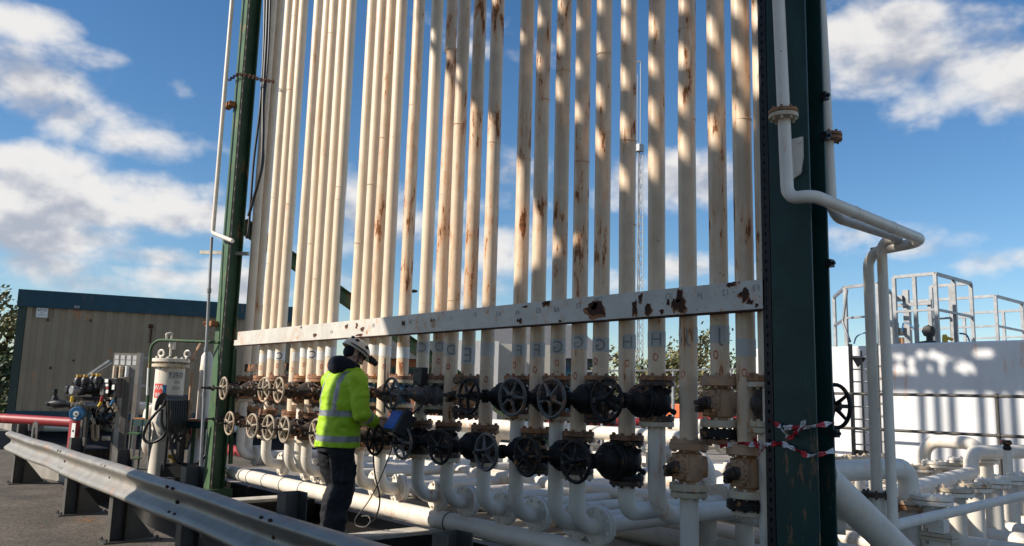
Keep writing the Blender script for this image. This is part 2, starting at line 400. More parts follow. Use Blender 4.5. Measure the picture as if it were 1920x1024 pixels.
q = P(650, 1000, Y=3.69)
g = G(); g.bb((-7.25, 3.3, -.3), (-5.75, 3.95, .06))
tag(mk('stepping_slab', g, M['mud'], bev=.01), 'dark wet slab in the trench under the worker', 'slab')

# ================================================================== SHADE from unseen shapes added behind the viewer
YS = -2.6; DY = 4.36-YS
SHX, SHZ = SV.x/SV.y*(-DY), -SV.z/SV.y*DY      # rack plane -> shade plane
def rack_at(px, py): p = P(px, py, Y=4.36); return p.x, p.z
low = [rack_at(*q) for q in ((735,600),(830,585),(935,572),(985,515),(1060,470),(1110,440))]
top = [rack_at(*q) for q in ((775,-25),(786,38),(815,100),(845,140),(870,172),(895,198),(925,222),(970,310),(1008,385),(1050,452))]
XR = 1.5
poly = low + [(XR, low[-1][1]+.1), (XR, -4.8), (-4.2, -4.8), (-4.4,-2.6), (-6.12,-1.15), (-6.2,1.2), (-6.5,1.7)]
bx = [(x+SHX, z+SHZ) for x, z in poly]
g = G(); g.prism(bx, (0,YS,0), (1,0,0), (0,0,1), (0,-1.6,0))
g.bb((-4.3+SHX, YS-1.6, -.2), (XR+SHX, YS-1.4, 3))
tag(mk('storage_building', g, M['roof']), 'grey storage building behind the viewer shading the right of the rack', 'building')  # added out of view, its outline shaped to cast the shade
SPOTS1 = [(258,115,.8),(255,520,1.2),(310,60,.9),(305,185,1),(378,20,.8),(372,130,1),(368,275,1),(420,65,.9),(422,210,.9),(420,340,1),
 (480,10,1),(483,140,1),(483,290,1),(485,430,1.2),(565,15,1),(565,90,1),(565,240,1.05),(565,390,1.1),(562,540,1.1),(655,85,1.1),(655,205,1),(655,350,1.1),(655,500,1.3),
 (728,15,1),(732,170,1.1),(735,310,1.1),(735,440,1.2),(828,105,1.1),(832,265,1.1),(832,400,1.2),(893,15,1.1),(900,170,1.2),(905,350,1.2),(958,60,1.2),(960,200,1.2),(960,260,1.2),
 (180,5,.9),(67,225,.8),(45,178,.8)]
holes = [(rack_at(820+a/1.6, b/1.6), s) for a, b, s in SPOTS1] + [(rack_at(816,72), .8), (rack_at(780,3), .9), (rack_at(985,460), 1.3)]
def inside(x, z, pl):
    c = False; n = len(pl); j = n-1
    for i in range(n):
        xi, zi = pl[i]; xj, zj = pl[j]
        if (zi > z) != (zj > z) and x < (xj-xi)*(z-zi)/(zj-zi)+xi: c = not c
        j = i
    return c
def screen(xa, xb, za, zb, cs, test, place, th):
    g = G(); nz = int((zb-za)/cs); nx = int((xb-xa)/cs)
    for j in range(nz):
        z = za+(j+.5)*cs; i = 0
        while i < nx:
            if test(xa+(i+.5)*cs, z):
                k = i
                while k < nx and test(xa+(k+.5)*cs, z): k += 1
                a = place(xa+i*cs, z-cs/2); b = place(xa+k*cs, z+cs/2)
                g.bb((a[0], a[1], a[2]), (b[0], b[1]+th, b[2])); i = k
            else: i += 1
    return g
uppoly = top + [low[-1]] + [(XR, low[-1][1]), (XR, 9.5), (top[0][0]-.1, 9.5)]
def t_up(x, z):
    if not inside(x, z, uppoly): return False
    for (hx, hz), s in holes:
        dx, dz = x-hx, z-hz; dz += dx*.9
        if (dx/(.095*s))**2 + (dz/(.080*s))**2 < 1: return False
    return True
g = screen(min(p[0] for p in uppoly), XR, min(p[1] for p in uppoly), 9.5, .045, t_up, lambda x, z: (x+SHX, YS, z+SHZ), .04)
g.bb((-7.0+SHX, YS-.4, 0), (-6.8+SHX, YS-.2, 7.2+SHZ)) if False else None
tag(mk('gantry_screen', g, M['post']), 'perforated steel gantry screen behind the viewer casting spots of light', 'screen')  # added out of view, holes placed to cast the light spots

# ================================================================== RISER RACK
YP, RP = 4.40, .060
PIPES = [(458,471),(472,489),(490,504),(505,518),(519,538.5),(548,565),(566,579),(579.5,597),(598,612.5),(613.5,634.5),(655.6,673),(674,693),(694,714),(714,736.7),
 (747.5,770),(784.5,809),(814,836),(837,862),(868.5,894),(903.7,930),(962.5,990),(996,1023.5),(1034,1062.5),(1073,1101),(1112.5,1142),(1161,1192),(1215,1246),(1273,1306),(1330.5,1365.5),(1378,1414),(1429.5,1440)]
PX = []
for i, (a, b) in enumerate(PIPES):
    # left edge is the visible one where the next pipe to the right overlaps
    yb = 625-.1033*((a+b)/2-445); Yp = 4.62 if i == 0 else 4.74 if i == 1 else YP
    if i in (30,): xc = (a+b)/2; X = P(xc, yb, Y=Yp).x
    else:
        pa = P(a, yb, Y=Yp); dist = math.hypot(pa.x, Yp); az = math.atan2(Yp, pa.x) - math.asin(RP/dist)
        X = Yp/math.tan(az)
    PX.append((X, Yp))
ORD = ['first','second','third','fourth','fifth','sixth','seventh','eighth','ninth','tenth','eleventh','twelfth','thirteenth','fourteenth','fifteenth','sixteenth']
def where(i): return '%s from the left green column' % ORD[i] if i < 16 else ('%s from the dark right column' % ORD[30-i] if i < 30 else 'nearest the dark right column')
ZU, ZL = 1.365, .955
LETTER = {4:'C',7:'C',15:'C',16:'D',17:'D',18:'E',19:'',20:'F',21:'F',22:'G',23:'G',24:'G',25:'H',26:'H',27:'J',28:'J',29:''}
BANDY = {15:(640,661),16:(638,660),17:(643,666),18:(647,682),19:(642,666),20:(644,668),21:(641,669),22:(635,663),23:(627,654),24:(632,659),25:(626,654),26:(620,650),27:(612,644),28:(609,643),29:(635,668)}
_tc = {}
def text_geo(s):
    if s in _tc: return _tc[s]
    cu = bpy.data.curves.new('t', 'FONT'); cu.body = s; cu.size = 1; cu.resolution_u = 4; cu.align_x = 'CENTER'
    ob = bpy.data.objects.new('t', cu); COL.objects.link(ob)
    dg = bpy.context.evaluated_depsgraph_get(); me = bpy.data.meshes.new_from_object(ob.evaluated_get(dg))
    import bmesh
    bm = bmesh.new(); bm.from_mesh(me)
    xs_ = [v.co.x for v in bm.verts] or [0]
    k = math.floor(min(xs_)*12)/12
    while k < max(xs_):
        bmesh.ops.bisect_plane(bm, geom=bm.verts[:]+bm.edges[:]+bm.faces[:], plane_co=(k,0,0), plane_no=(1,0,0)); k += 1/12
    r = ([tuple(v.co[:2]) for v in bm.verts], [])
    bm.verts.index_update(); r[1].extend([[v.index for v in f.verts] for f in bm.faces]); bm.free()
    bpy.data.objects.remove(ob); bpy.data.curves.remove(cu); bpy.data.meshes.remove(me)
    _tc[s] = r; return r
def text_cyl(g, s, size, c, rad, a0, mirror=True, aspect=1.0):
    vs, fs = text_geo(s); sg = -1 if mirror else 1
    g.add([(c[0]+rad*math.cos(a0+sg*u*size*aspect/rad), c[1]+rad*math.sin(a0+sg*u*size*aspect/rad), c[2]+v*size) for u, v in vs], fs)
def text_flat(g, s, size, o, ex, ey, mirror=True, aspect=1.0):
    vs, fs = text_geo(s); o, ex, ey = Vector(o), Vector(ex), Vector(ey); sg = -1 if mirror else 1
    g.add([o+ex*(sg*u*size*aspect)+ey*(v*size) for u, v in vs], fs)

# --- valve prototypes (stem towards -Y)
def wheel_geo(c, ax, Rw, spokes=5, ph=0.0, rr=.0125):
    g = G(); c = Vector(c); ax = Vector(ax).normalized(); g.torus(c, ax, Rw, rr, 30, 8)
    x = ax.orthogonal().normalized(); y = ax.cross(x)
    g.cyl(c-ax*.028, c+ax*.028, .030, n=12)
    for k in range(spokes):
        a = ph+2*math.pi*k/spokes; d = x*math.cos(a)+y*math.sin(a)
        g.sweep([c+d*.02-ax*.012, c+d*Rw*.5-ax*.006, c+d*(Rw-.004)], [.016,.0115,.010], 8)
    return g
def gate_valve(label, mb, mbon, mwheel, mfl, mst, sc=1.0, bowl=.085, wheel=True, wsp=5, back=False):
    t = thing('gate_valve', label, 'valve', (0,0,0)); sy = 1 if back else -1
    g = G(); g.lathe([(.058,-.118),(.06,-.098),(bowl*sc*.86,-.07),(bowl*sc,-.03),(bowl*sc,.03),(bowl*sc*.86,.07),(.06,.098),(.058,.118)], (0,0,0), n=22)
    g.cyl((0,0,0), (0,sy*.125,0), .070*sc, .066*sc, n=18); g.ball((.0,-sy*.05,0), (.055*sc,.06*sc,.075*sc), nu=12, nv=8)
    mk('body', g, mb, t)
    g = G(); g.lathe([(.012,0),(.022,.01),(.022,.035),(.013,.04),(.013,.075),(.020,.08),(.020,.10),(.008,.105)], (.06*sc,.02,-.045), (.9,-.3,-.25), 8); g.lathe([(.012,0),(.020,.01),(.020,.03),(.010,.06)], (.055*sc,.0,.05), (.85,.2,.4), 8); mk('bleed_plug', g, mst, t)
    for s in (-1, 1):
        g = G(); g.flange((0,0,s*.1165), (0,0,1), .118, .034, 8, .0105, .012); mk('flange', g, mfl, t)
    g = G(); g.flange((0,sy*.135,0), (0,1,0), .098*sc, .024, 8, .011, .016); g.flange((0,sy*.165,0), (0,1,0), .098*sc, .026, 8, .0115, .018)
    g.lathe([(.082*sc,.17),(.080*sc,.20),(.066*sc,.235),(.046,.262),(.040,.30),(.040,.345)], (0,0,0), (0,sy,0), 18)
    g.flange((0,sy*.33,0), (0,1,0), .052, .02, 4, .009, .02)
    for dx in (-.034, .034): g.bar((dx,sy*.33,0), (dx*.8,sy*.435,0), .016, .02)
    g.lathe([(.02,.34),(.03,.345),(.03,.375),(.02,.38)], (0,0,0), (0,sy,0), 10)
    g.lathe([(.040,.425),(.042,.43),(.036,.455),(.022,.462)], (0,0,0), (0,sy,0), 14)
    mk('bonnet', g, mbon, t)
    g = G(); g.cyl((0,sy*.30,0), (0,sy*.60,0), .0125, n=10); g.cyl((0,sy*.455,0), (0,sy*.515,0), .021, n=6); mk('stem', g, mst, t)
    if wheel: mk('handwheel', wheel_geo((0,sy*.482,0), (0,1,0), .131, wsp), mwheel, t)
    return t
def ball_valve(label, mb, mfl_t, mfl_b, mst):
    t = thing('ball_valve', label, 'valve', (0,0,0))
    g = G(); g.lathe([(.062,-.12),(.064,-.092),(.082,-.085),(.096,-.05),(.098,0),(.096,.05),(.082,.085),(.064,.092),(.062,.12)], (0,0,0), n=20)
    g.lathe([(.072,0),(.074,.075),(.066,.115),(.03,.12)], (0,0,0), (.75,.66,0), 18)
    for a in (-.055, .055): g.bar((a,-.07,-.085), (a,-.07,.085), .014, .06)
    mk('body', g, mb, t, bev=.004)
    g = G(); oc = [(.082*math.cos(k*math.pi/4+.39), .082*math.sin(k*math.pi/4+.39)) for k in range(8)]
    g.prism(oc, (0,-.095,0), (1,0,0), (0,0,1), (0,-.03,0))
    for k in range(8): g.cyl((.068*math.cos(k*math.pi/4), -.122, .068*math.sin(k*math.pi/4)), (.068*math.cos(k*math.pi/4), -.142, .068*math.sin(k*math.pi/4)), .010, n=6)
    for s in (-1,1): g.prism([(-.02,0),(.02,0),(.012,.06),(-.012,.06)], (s*.045,-.125,-.03), (1,0,0), (0,0,1), (0,-.016,0))
    mk('cover_plate', g, mb, t, bev=.003)
    g = G(); g.lathe([(.040,.12),(.040,.15),(.030,.16),(.030,.195),(.018,.20),(.016,.245),(.010,.25)], (0,0,0), (0,-1,0), 12)
    g.box((-.035,-.165,-.035), (.03,.05,.03)); g.cyl((-.03,-.15,-.045), (-.03,-.20,-.045), .016, n=8)
    mk('stem', g, mst, t)
    for s, mf in ((-1, mfl_b), (1, mfl_t)):
        g = G(); g.flange((0,0,s*.128), (0,0,1), .126, .046, 8, .012, .014); mk('flange', g, mf, t)
    return t
V_black = gate_valve('x', M['iron'], M['iron'], M['iron'], M['ironrust'], M['black'], sc=1.14)
V_worn = gate_valve('x', M['ironrust'], M['iron'], M['grey'], M['ironrust'], M['black'], sc=1.08, wsp=5)
V_grey = gate_valve('x', M['grey'], M['grey'], M['grey'], M['cream'], M['black'])
V_beige = gate_valve('x', M['ironrust'], M['ironrust'], M['wheel_light'], M['rustflange'], M['black'])
V_blue = gate_valve('x', M['bluevalve'], M['ironrust'], M['iron'], M['cream'], M['black'])
V_big = gate_valve('x', M['iron'], M['iron'], M['iron'], M['iron'], M['black'], sc=1.30, bowl=.074)
V_back = gate_valve('x', M['ironrust'], M['iron'], M['iron'], M['cream'], M['black'], back=True)
V_nowheel = gate_valve('x', M['ironrust'], M['ironrust'], M['wheel_light'], M['rustflange'], M['black'], wheel=False)
V_ball = ball_valve('x', M['peach'], M['peach'], M['cream'], M['ironrust'])
V_balld = ball_valve('x', M['peach'], M['ironrust'], M['ironrust'], M['ironrust'])
first_used = set()
def place_valve(proto, loc, rz, label, spin, group='valves along the riser rack'):
    v = dup(proto, loc, rz, label, group)
    for ch in v.children:
        if ch.name.startswith('handwheel'):
            c = Vector((0, -.482 if '_b' not in proto.keys() else .482, 0))
            ch.matrix_local = Matrix.Translation(c) @ Matrix.Rotation(spin, 4, 'Y') @ Matrix.Translation(-c)
    return v
V_back['_b'] = 1
kinds = {30:V_back,29:V_ball,28:V_ball,27:V_ball,26:V_black,25:V_big,24:V_black,23:V_black,22:V_black,21:V_black,20:V_black,19:V_black,18:V_balld,17:V_black,16:V_grey,15:V_black,14:V_blue,
         13:V_beige,12:V_blue}
GREYU = {24, 22}
for i, (X, Yp) in enumerate(PX):
    upper = (i % 2 == 0); zc = ZU if upper else ZL
    ball = kinds.get(i) in (V_ball, V_balld)
    e = thing('riser_pipe', '%s riser pipe, %s%s' % ('rusty white' if i >= 14 else 'sunlit cream', where(i), (', mirrored %s on its band' % LETTER[i]) if LETTER.get(i) else ''), 'pipe', (X, Yp, 0), 'vertical riser pipes of the rack')
    zt = 8.35
    rp = RP if i != 30 else .05
    g = G(); zf = zc+.135+.036
    zw = [zf]+sorted(random.uniform(2.2, 7.5) for _ in range(3))+[zt]
    g.sweep([(X,Yp,zf-.004)]+[(X+random.uniform(-.006,.006),Yp+random.uniform(-.006,.006),z) for z in zw[1:-1]]+[(X,Yp,zt)], rp, 22)
    for z in zw[1:-1]: g.torus((X,Yp,z), (0,0,1), rp, .0025, 22, 5)
    g.torus((X,Yp,zf), (0,0,1), rp+.002, .006, 22, 6)
    pm = M['riser_heavy'] if i in (18, 19, 22) else M['riser'] if (i >= 16 or i in (12, 14)) else M['riser_clean']
    pt = mk('pipe', g, pm, e)
    g = G(); g.flange((X,Yp,zf-.018), (0,0,1), .120, .034, 8, .0115, .016)
    mk('flange', g, M['rustflange'] if not ball or i == 18 else M['peach'], e)
    # letter band and paint mark
    acam = math.atan2(-Yp, -X)
    if i in BANDY:
        xm = sum(PIPES[i])/2
        zb1 = P(xm, BANDY[i][0], Y=YP-RP).z; zb0 = P(xm, BANDY[i][1], Y=YP-RP).z
        if i == 29: zb0, zb1 = zb0, zb1
    else: zb0, zb1 = 1.745-.02*(i%3), 1.85-.02*(i%3)
    if i not in (0, 1, 30):
        g = G(); rb = rp+.0016
        g.lathe([(rp,zb0),(rb,zb0+.0005),(rb,zb1-.0005),(rp,zb1)], (X,Yp,0), n=32)
        if LETTER.get(i):
            g.cur = 1; sz = (zb1-zb0)*1.12
            text_cyl(g, LETTER[i], sz, (X, Yp, (zb0+zb1)/2-.36*sz), rb+.0012, acam+random.uniform(-.14,.04))
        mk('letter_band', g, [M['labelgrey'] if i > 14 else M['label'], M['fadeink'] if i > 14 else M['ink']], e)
        if i > 1:
            zr = min(zb0-.07, zc+.30) if upper else zb0-.05-.05*(i%4)
            if zr > zf+.05:
                g = G(); rb = rp+.0012; aa = acam+random.uniform(-.7,.0); n = 22
                vs = []
                for k in range(n):
                    t = 2*math.pi*k/n; w = random.uniform(.85,1.15)
                    for rr in (.014, .022*w): vs.append((X+rb*math.cos(aa+rr*.8*math.cos(t)/rb), Yp+rb*math.sin(aa+rr*.8*math.cos(t)/rb), zr+rr*1.25*math.sin(t)))
                g.add(vs, [(2*k, 2*k+1, (2*k+3)%(2*n), (2*k+2)%(2*n)) for k in range(n)])
                mk('paint_mark', g, M['redmark'] if 14 < i < 20 or i == 10 else M['paintmark'], e)
    # valve
    pr = kinds.get(i, V_nowheel if i in (0,1,4,10) else V_beige)
    if i in (24, 22, 17, 21): pr = V_worn
    row = 'upper' if upper else 'lower'
    kd = {V_ball:'peach painted ball valve',V_balld:'peach ball valve with rusty flanges',V_black:'black gate valve with handwheel',V_worn:'worn dark gate valve with greyer handwheel',V_grey:'grey gate valve with dark handwheel',V_beige:'rusty gate valve with pale handwheel',V_blue:'blue bodied gate valve',
          V_big:'largest black gate valve',V_back:'dark gate valve with its handwheel turned away',V_nowheel:'dark rusty gate valve without a handwheel'}[pr]
    place_valve(pr, (X, Yp, zc), random.uniform(-.06,.06) if pr is not V_back else -.42, '%s, %s row, %s' % (kd, row, where(i)), random.uniform(0, 6.28))
    # spool below the valve
    zs = zc-.135-.036 - (.022 if ball else 0)
    white = M['white']
    e2lab = where(i)
    if i in (2, 4, 8, 10, 12, 14, 16, 18, 21, 24):
        e2 = thing('blind_flange', 'rusty dark blind plate closing the %s row valve, %s' % (row, where(i)), 'flange', (X,Yp,0), 'blind plates closing valves without a pipe below')
        g = G(); g.flange((X,Yp,zs+.018), (0,0,1), .118, .034, 8, .0115, .016); mk('plate', g, M['ironrust'], e2)
        continue
    if i in (28, 29):
        e2 = thing('blind_flange', ('black and cream blind plates under the lower peach valve nearest the dark column' if i == 29 else 'black blind plate with red bolts under the upper peach valve'), 'flange', (X,Yp,0))
        g = G(); g.flange((X,Yp,zs+.005), (0,0,1), .128, .05, 8, .012, .014); mk('plate', g, M['iron'], e2)
        g = G(); g.flange((X,Yp,zs-.045), (0,0,1), .10, .03, 6, .010, .012); mk('cap', g, M['cream'] if i == 29 else M['rustflange'], e2)
        continue
    e2 = thing('elbow_spool' if i not in (27,) else 'pipe_spool', ('white pipe dropping straight to the ground under a peach valve' if i == 27 else 'white elbow pipe turning under the rack, below the riser %s' % e2lab), 'pipe', (X,Yp,0), 'white spools below the valves')
    g = G(); ze = .60 if i in (25, 26) else .46 if i < 10 else .43
    if i == 27:
        g.sweep([(X,Yp,zs), (X,Yp,-.25)], RP, 22)
    else:
        ye = max(Yp+.5, min(8.4+random.uniform(-.8,.6), -X*1.86-.1))
        rad = .172 if i not in (25,26) else .19
        g.pipe([(X,Yp,zs), (X,Yp,ze), (X,ye,ze)], RP, rad, 22)
        g.torus((X,Yp,ze+rad), (0,0,1), RP, .003, 22, 5); g.torus((X,Yp+rad,ze), (0,1,0), RP, .003, 22, 5)
    mk('pipe', g, white, e2)
    g = G(); g.flange((X,Yp,zs+.018), (0,0,1), .118, .034, 8, .0115, .014); mk('flange', g, M['cream'] if (i != 25) else M['ironrust'], e2)
    if i != 27:
        yf = 5.5 if i in (25,26) else Yp+rad+.05
        for k in range(2):
            g = G(); g.flange((X,yf+k*.037,ze), (0,1,0), .140, .034, 8, .013, .016); mk('flange', g, white, e2)
for p in (V_worn,V_black,V_grey,V_beige,V_blue,V_big,V_back,V_nowheel,V_ball,V_balld):
    for ch in list(p.children): bpy.data.objects.remove(ch)
    bpy.data.objects.remove(p)

# --- rust stained cross beam in front of the risers
bl = P(445, 636, Y=4.25).x; br = P(1433, 540, Y=4.25).x; z1, z0 = 2.10, 1.925
e = thing('cross_beam', 'long white cross beam with rust holes running in front of the risers', 'beam', (bl, 4.3, z0))
g = G(); g.bb((bl,4.25,z0), (br,4.335,z1)); g.bb((bl-.10,4.25,z0), (bl,4.335,z0+.07))
g.cur = 1
def blob(cx, cz, rx, rz, n=18, y=4.2485, seed=0):
    vs = [(cx, y, cz)]
    for k in range(n):
        a = 2*math.pi*k/n; w = .75+.55*noise.noise(Vector((math.cos(a)*1.6+seed*7.3, math.sin(a)*1.6, seed*3.1)))+random.uniform(-.12,.12)
        vs.append((cx+rx*w*math.cos(a), y, max(z0+.002, min(z1-.002, cz+rz*w*math.sin(a)))))
    g.add(vs, [(0, k+1, (k+1)%n+1) for k in range(n)])
PATCH = [(1120,580,24,15),(1113,572,10,10),(1190,577,6,16),(1215,581,7,12),(1201,560,5,9),(1274,553,8,14),(1277,572,13,16),(1264,568,6,14),(1253,567,3,8),(1369,534,10,5),(1398,553,13,13),(1407,566,7,6),(1241,584,5,5),
         (650,612,3,5),(669,610,2.5,6),(680,617,4,5),(675,628,8,3),(755,606,2,6),(758,606,2,6),(810,601,1.6,5),(814,601,2,5),(985,575,6,2.5),(1022,568,8,5),(1028,566,5,6),(971,601,2,5),(976,602,3,5),(1419,572,4,4),(1376,528,7,4),(1050,602,4,3),(590,628,4,4),(565,614,2,3)]
for k, (px, py, rx, ry) in enumerate(PATCH):
    c = P(px, py, Y=4.25); s = c.x-P(px-1, py, Y=4.25).x; sz = P(px, py-1, Y=4.25).z-c.z
    if rx > 2: g.cur = 2; blob(c.x, c.z-ry*sz*.15, rx*s*1.18, ry*sz*1.22, 20, 4.2488, k)
    g.cur = 1; blob(c.x, c.z, rx*s, ry*sz, 20, 4.2478, k)
g.cur = 3
for px, py, tx in ((846,597,'F2'),(890,590,'E1'),(935,588,'A3'),(971,586,'44'),(1009,582,'E3'),(1044,580,'A8'),(1085,573,'E3'),(1122,561,'DH'),(1196,565,'31'),(1253,556,'E3'),(1312,553,'J4'),(1361,548,'12'),(1418,540,'F3'),(700,610,'B1'),(622,622,'A4'),(770,603,'B4')):
    c = P(px, py, Y=4.25); text_flat(g, tx, .055, (c.x, 4.2482, c.z-.02), (1,0,0), (0,0,1))
beam_m = mat('beam_flaking_paint', (.585,.56,.505), .5, var=.08, vs=7, rust=.36, rs=17, stretch=.7, speck=.9, dirt=.35, dcol=(.25,.20,.15))
mk('web', g, [beam_m, M['rust'], M['rustline'], M['fadeink']], e)
g = G(); g.bb((bl,4.25,z0-.007), (br,4.335,z0-.001)); mk('underside', g, M['rust'], e)
# unseen plate added above the view, its holes shaped to dapple the tank wall
e = thing('header_rack', 'row of horizontal headers across the tops of the risers', 'pipe rack', (PX[0][0], YP, 7.6))
WSP = [(700,685,.3,.2)]
def wall_to_rack(px, py):
    p = P(px, py, Y=13.5); t = (p.y-4.4)/SV.y; q = p - SV*t*1.0
    return q
WH = []
for zx, zy, a, b in ((700,822,50,35),(815,860,40,35),(895,800,40,30),(1020,815,60,38),(1110,865,75,40),(1000,925,45,38),(1060,950,45,38),(1270,915,58,50),(1390,945,42,38),(1445,790,75,42),(700,937,55,52),(815,950,40,38)):
    p = P(1540+zx/4.655, 500+zy/4.655, Y=13.5); k = (13.5-4.4)/SV.y
    q = p - SV*k; s = 10.9/FPX/4.655*1.0
    WH.append((q.x, q.z, a*13/FPX/4.655*1.15, b*13/FPX/4.655*1.15))
zedge = [ (P(x, 742, Y=13.5)-SV*((13.5-4.4)/SV.y)).z for x in (1700, 1900)]
zlow = sum(zedge)/2
xl = (P(1668, 700, Y=13.5)-SV*((13.5-4.4)/SV.y)).x
def t_hd(x, z):
    for hx, hz, a, b in WH:
        if ((x-hx)/a)**2+((z-hz)/b)**2 < 1: return False
    return True
g = screen(xl, PX[30][0], zlow, zlow+1.35, .05, t_hd, lambda x, z: (x, 4.47, z), .05)
mk('header_plate', g, M['post'], e)
print('RACK', [round(p[0],2) for p in PX], 'zlow', zlow, 'low', low, 'top', top)

# --- low pipe on the sleepers in front
e = thing('low_pipe', 'long sunlit white pipe lying low under the elbows in front of the rack', 'pipe', (-7, 4.6, .22))
g = G(); g.sweep([(-11.4,4.62,.22),(-8,4.62,.22),(-5,4.62,.22),(-1.9,4.62,.22)], .084, 24); mk('pipe', g, M['white'], e)
for px in (458, 487, 520, 556, 830): 
    g = G(); c = P(px, 900, Y=4.52); g.torus((c.x,4.62,.22), (1,0,0), .085, .006, 26, 6)
    mk('joint_ring', g, M['black'], e)

for k, (z, xe) in enumerate(((1.31,-7.6),(.90,-7.3),(1.60,-9.2))):  # dark strips added to stand in for clutter and deep shadow between valves
    g = G(); g.bb((-11.0,4.58,z),(xe,4.585,z+.10)); g.bb((-11.0,4.585,z),(xe,4.66,z+.006))
    tag(mk('support_angle', g, M['ironrust']), ['dark steel angle behind the upper pale handwheels','dark steel angle behind the lower pale handwheels','short dark steel angle behind the leftmost risers below the beam'][k], 'bracket')
# ================================================================== COLUMNS
def h_column(name, label, xa, xb, ya, yb, ztop, mt):
    t = thing(name, label, 'column', ((xa+xb)/2, (ya+yb)/2, 0))
    g = G(); g.bb((xa,ya,-.3), (xb,ya+.016,ztop)); g.bb((xa,yb-.016,-.3), (xb,yb,ztop)); xm = (xa+xb)/2; g.bb((xm-.006,ya+.0165,-.3), (xm+.006,yb-.0165,ztop))
    mk('section', g, mt, t, bev=.003)
    g = G(); g.bb((xa-.08,ya-.08,-.3), (xb+.08,yb+.08,.04)); mk('base_plate', g, mt, t)
    return t
LCX0, LCX1 = P(398,690,Y=4.25).x, P(410,690,Y=4.25).x
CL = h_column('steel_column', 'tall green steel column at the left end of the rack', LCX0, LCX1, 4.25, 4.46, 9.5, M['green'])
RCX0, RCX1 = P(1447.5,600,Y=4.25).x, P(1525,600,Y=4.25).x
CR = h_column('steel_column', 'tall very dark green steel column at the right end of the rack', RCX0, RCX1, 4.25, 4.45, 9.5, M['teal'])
# details on the right column
g = G()
a = P(1484,262,Y=4.246); b = P(1508,332,Y=4.246)
g.prism([(0,0),(b.x-a.x,0.0),(b.x-a.x,-.12),(b.x-a.x-.02,b.z-a.z+.02),(.008,b.z-a.z),(.0,-.1)], (a.x,4.2485,a.z), (1,0,0), (0,0,1), (0,-.012,0))
for fx, fz in ((.75,.12),(.78,.85)): g.cyl((a.x+(b.x-a.x)*fx,4.237,a.z+(b.z-a.z)*fz), (a.x+(b.x-a.x)*fx,4.225,a.z+(b.z-a.z)*fz), .011, n=6)
mk('bracket_plate', g, M['white'], CR)
for py in (185, 257, 495, 812):
    q = P(1537 if py < 200 else 1549 if py < 300 else 1556, py, Y=4.44); g = G(); g.bb((RCX1-.006,4.40,q.z-.022), (RCX1+.034,4.445,q.z+.022)); g.cyl((RCX1+.034,4.42,q.z), (RCX1+.05,4.42,q.z), .010, n=6); mk('lug', g, M['black'], CR)
t = thing('cable_ladder', 'black slotted cable channel standing against the dark right column', 'cable channel', (RCX0-.04, 4.3, 0))
g = G(); xa, xb = RCX0-.058, RCX0-.004
g.bb((xa,4.25,-.2), (xa+.020,4.262,9.3)); g.bb((xb-.020,4.25,-.2), (xb,4.262,9.3)); g.bb((xa,4.262,-.2),(xa+.004,4.31,9.3)); g.bb((xb-.004,4.262,-.2),(xb,4.31,9.3))
z = -.15
while z < 9.2: g.bb((xa+.0205,4.2505,z), (xb-.0205,4.2615,z+.034)); z += .055
mk('channel', g, M['black'], t)
g = G(); xl = P(1426,300,Y=4.33).x; g.bb((RCX0-.104,4.30,.5), (RCX0-.066,4.305,9.3)); g.bb((RCX0-.104,4.305,.5),(RCX0-.099,4.335,9.3))
tag(mk('angle_bar', g, M['riser_clean']), 'slim pale angle bar between the last riser and the dark right column', 'bar')
# barrier tape
def ribbon(name, pts, wid, label, seg=.085, twist=.9, ph=0.0):
    pts = spline([Vector(p) for p in pts], 9); g = G(); acc_ = 0; vs = []
    for i, p in enumerate(pts):
        d = (pts[min(i+1,len(pts)-1)]-pts[max(i-1,0)]).normalized(); up = Vector((0,0,1)); s = d.cross(up).normalized(); a = ph+twist*math.sin(i*.55+ph*3); w = (up*math.cos(a)+s*math.sin(a)); w = (w-d*w.dot(d)).normalized()*wid*(.75+.25*math.cos(i*.9))
        vs += [p-w, p, p+w]
    for i in range(len(pts)-1):
        acc_ += (pts[i+1]-pts[i]).length; g.cur = int(acc_/seg) % 2
        for k in (0,1): g.add([vs[3*i+k], vs[3*i+k+1], vs[3*i+4+k], vs[3*i+3+k]], [(0,1,2,3)])
    o = mk(name, g, [M['tapered'], M['tapewhite']]); so = o.modifiers.new('thick', 'SOLIDIFY'); so.thickness = .0012
    return tag(o, label, 'tape')
M['tapered'] = mat('tape_red', (.50,.02,.03), .35, var=.1, bump=.2, bs=30); M['tapewhite'] = mat('tape_white', (.72,.70,.70), .35, var=.06, bump=.2, bs=30)
T = lambda x, y, Y=4.235: tuple(P(x, y, Y=Y))
ribbon('barrier_tape', [T(1444,789,4.25),T(1462,800,4.22),T(1478,820,4.21),T(1492,812,4.21),T(1508,790,4.20),T(1500,800,4.215),T(1470,802,4.22),T(1500,803,4.22),T(1526,799,4.225),tuple(P(1560,793,Y=4.43)+Vector((.012,0,0)))], .017, 'red and white barrier tape knotted high around the dark right column', ph=.3)
ribbon('barrier_tape', [T(1349,836,4.32),T(1372,834,4.29),T(1400,832,4.29),T(1420,835,4.26),T(1414,822,4.25),T(1424,838,4.25),T(1446,832,4.24),T(1470,834,4.225),T(1498,846,4.22),T(1520,855,4.225),tuple(P(1560,845,Y=4.43)+Vector((.012,0,0)))], .019, 'red and white barrier tape stretched from the peach valve to the dark column', ph=.1)
ribbon('barrier_tape', [T(1436,836,4.245),T(1428,846,4.25),T(1419,862,4.26)], .007, 'short loose end of barrier tape dangling beside the lower peach valve', ph=1.1)

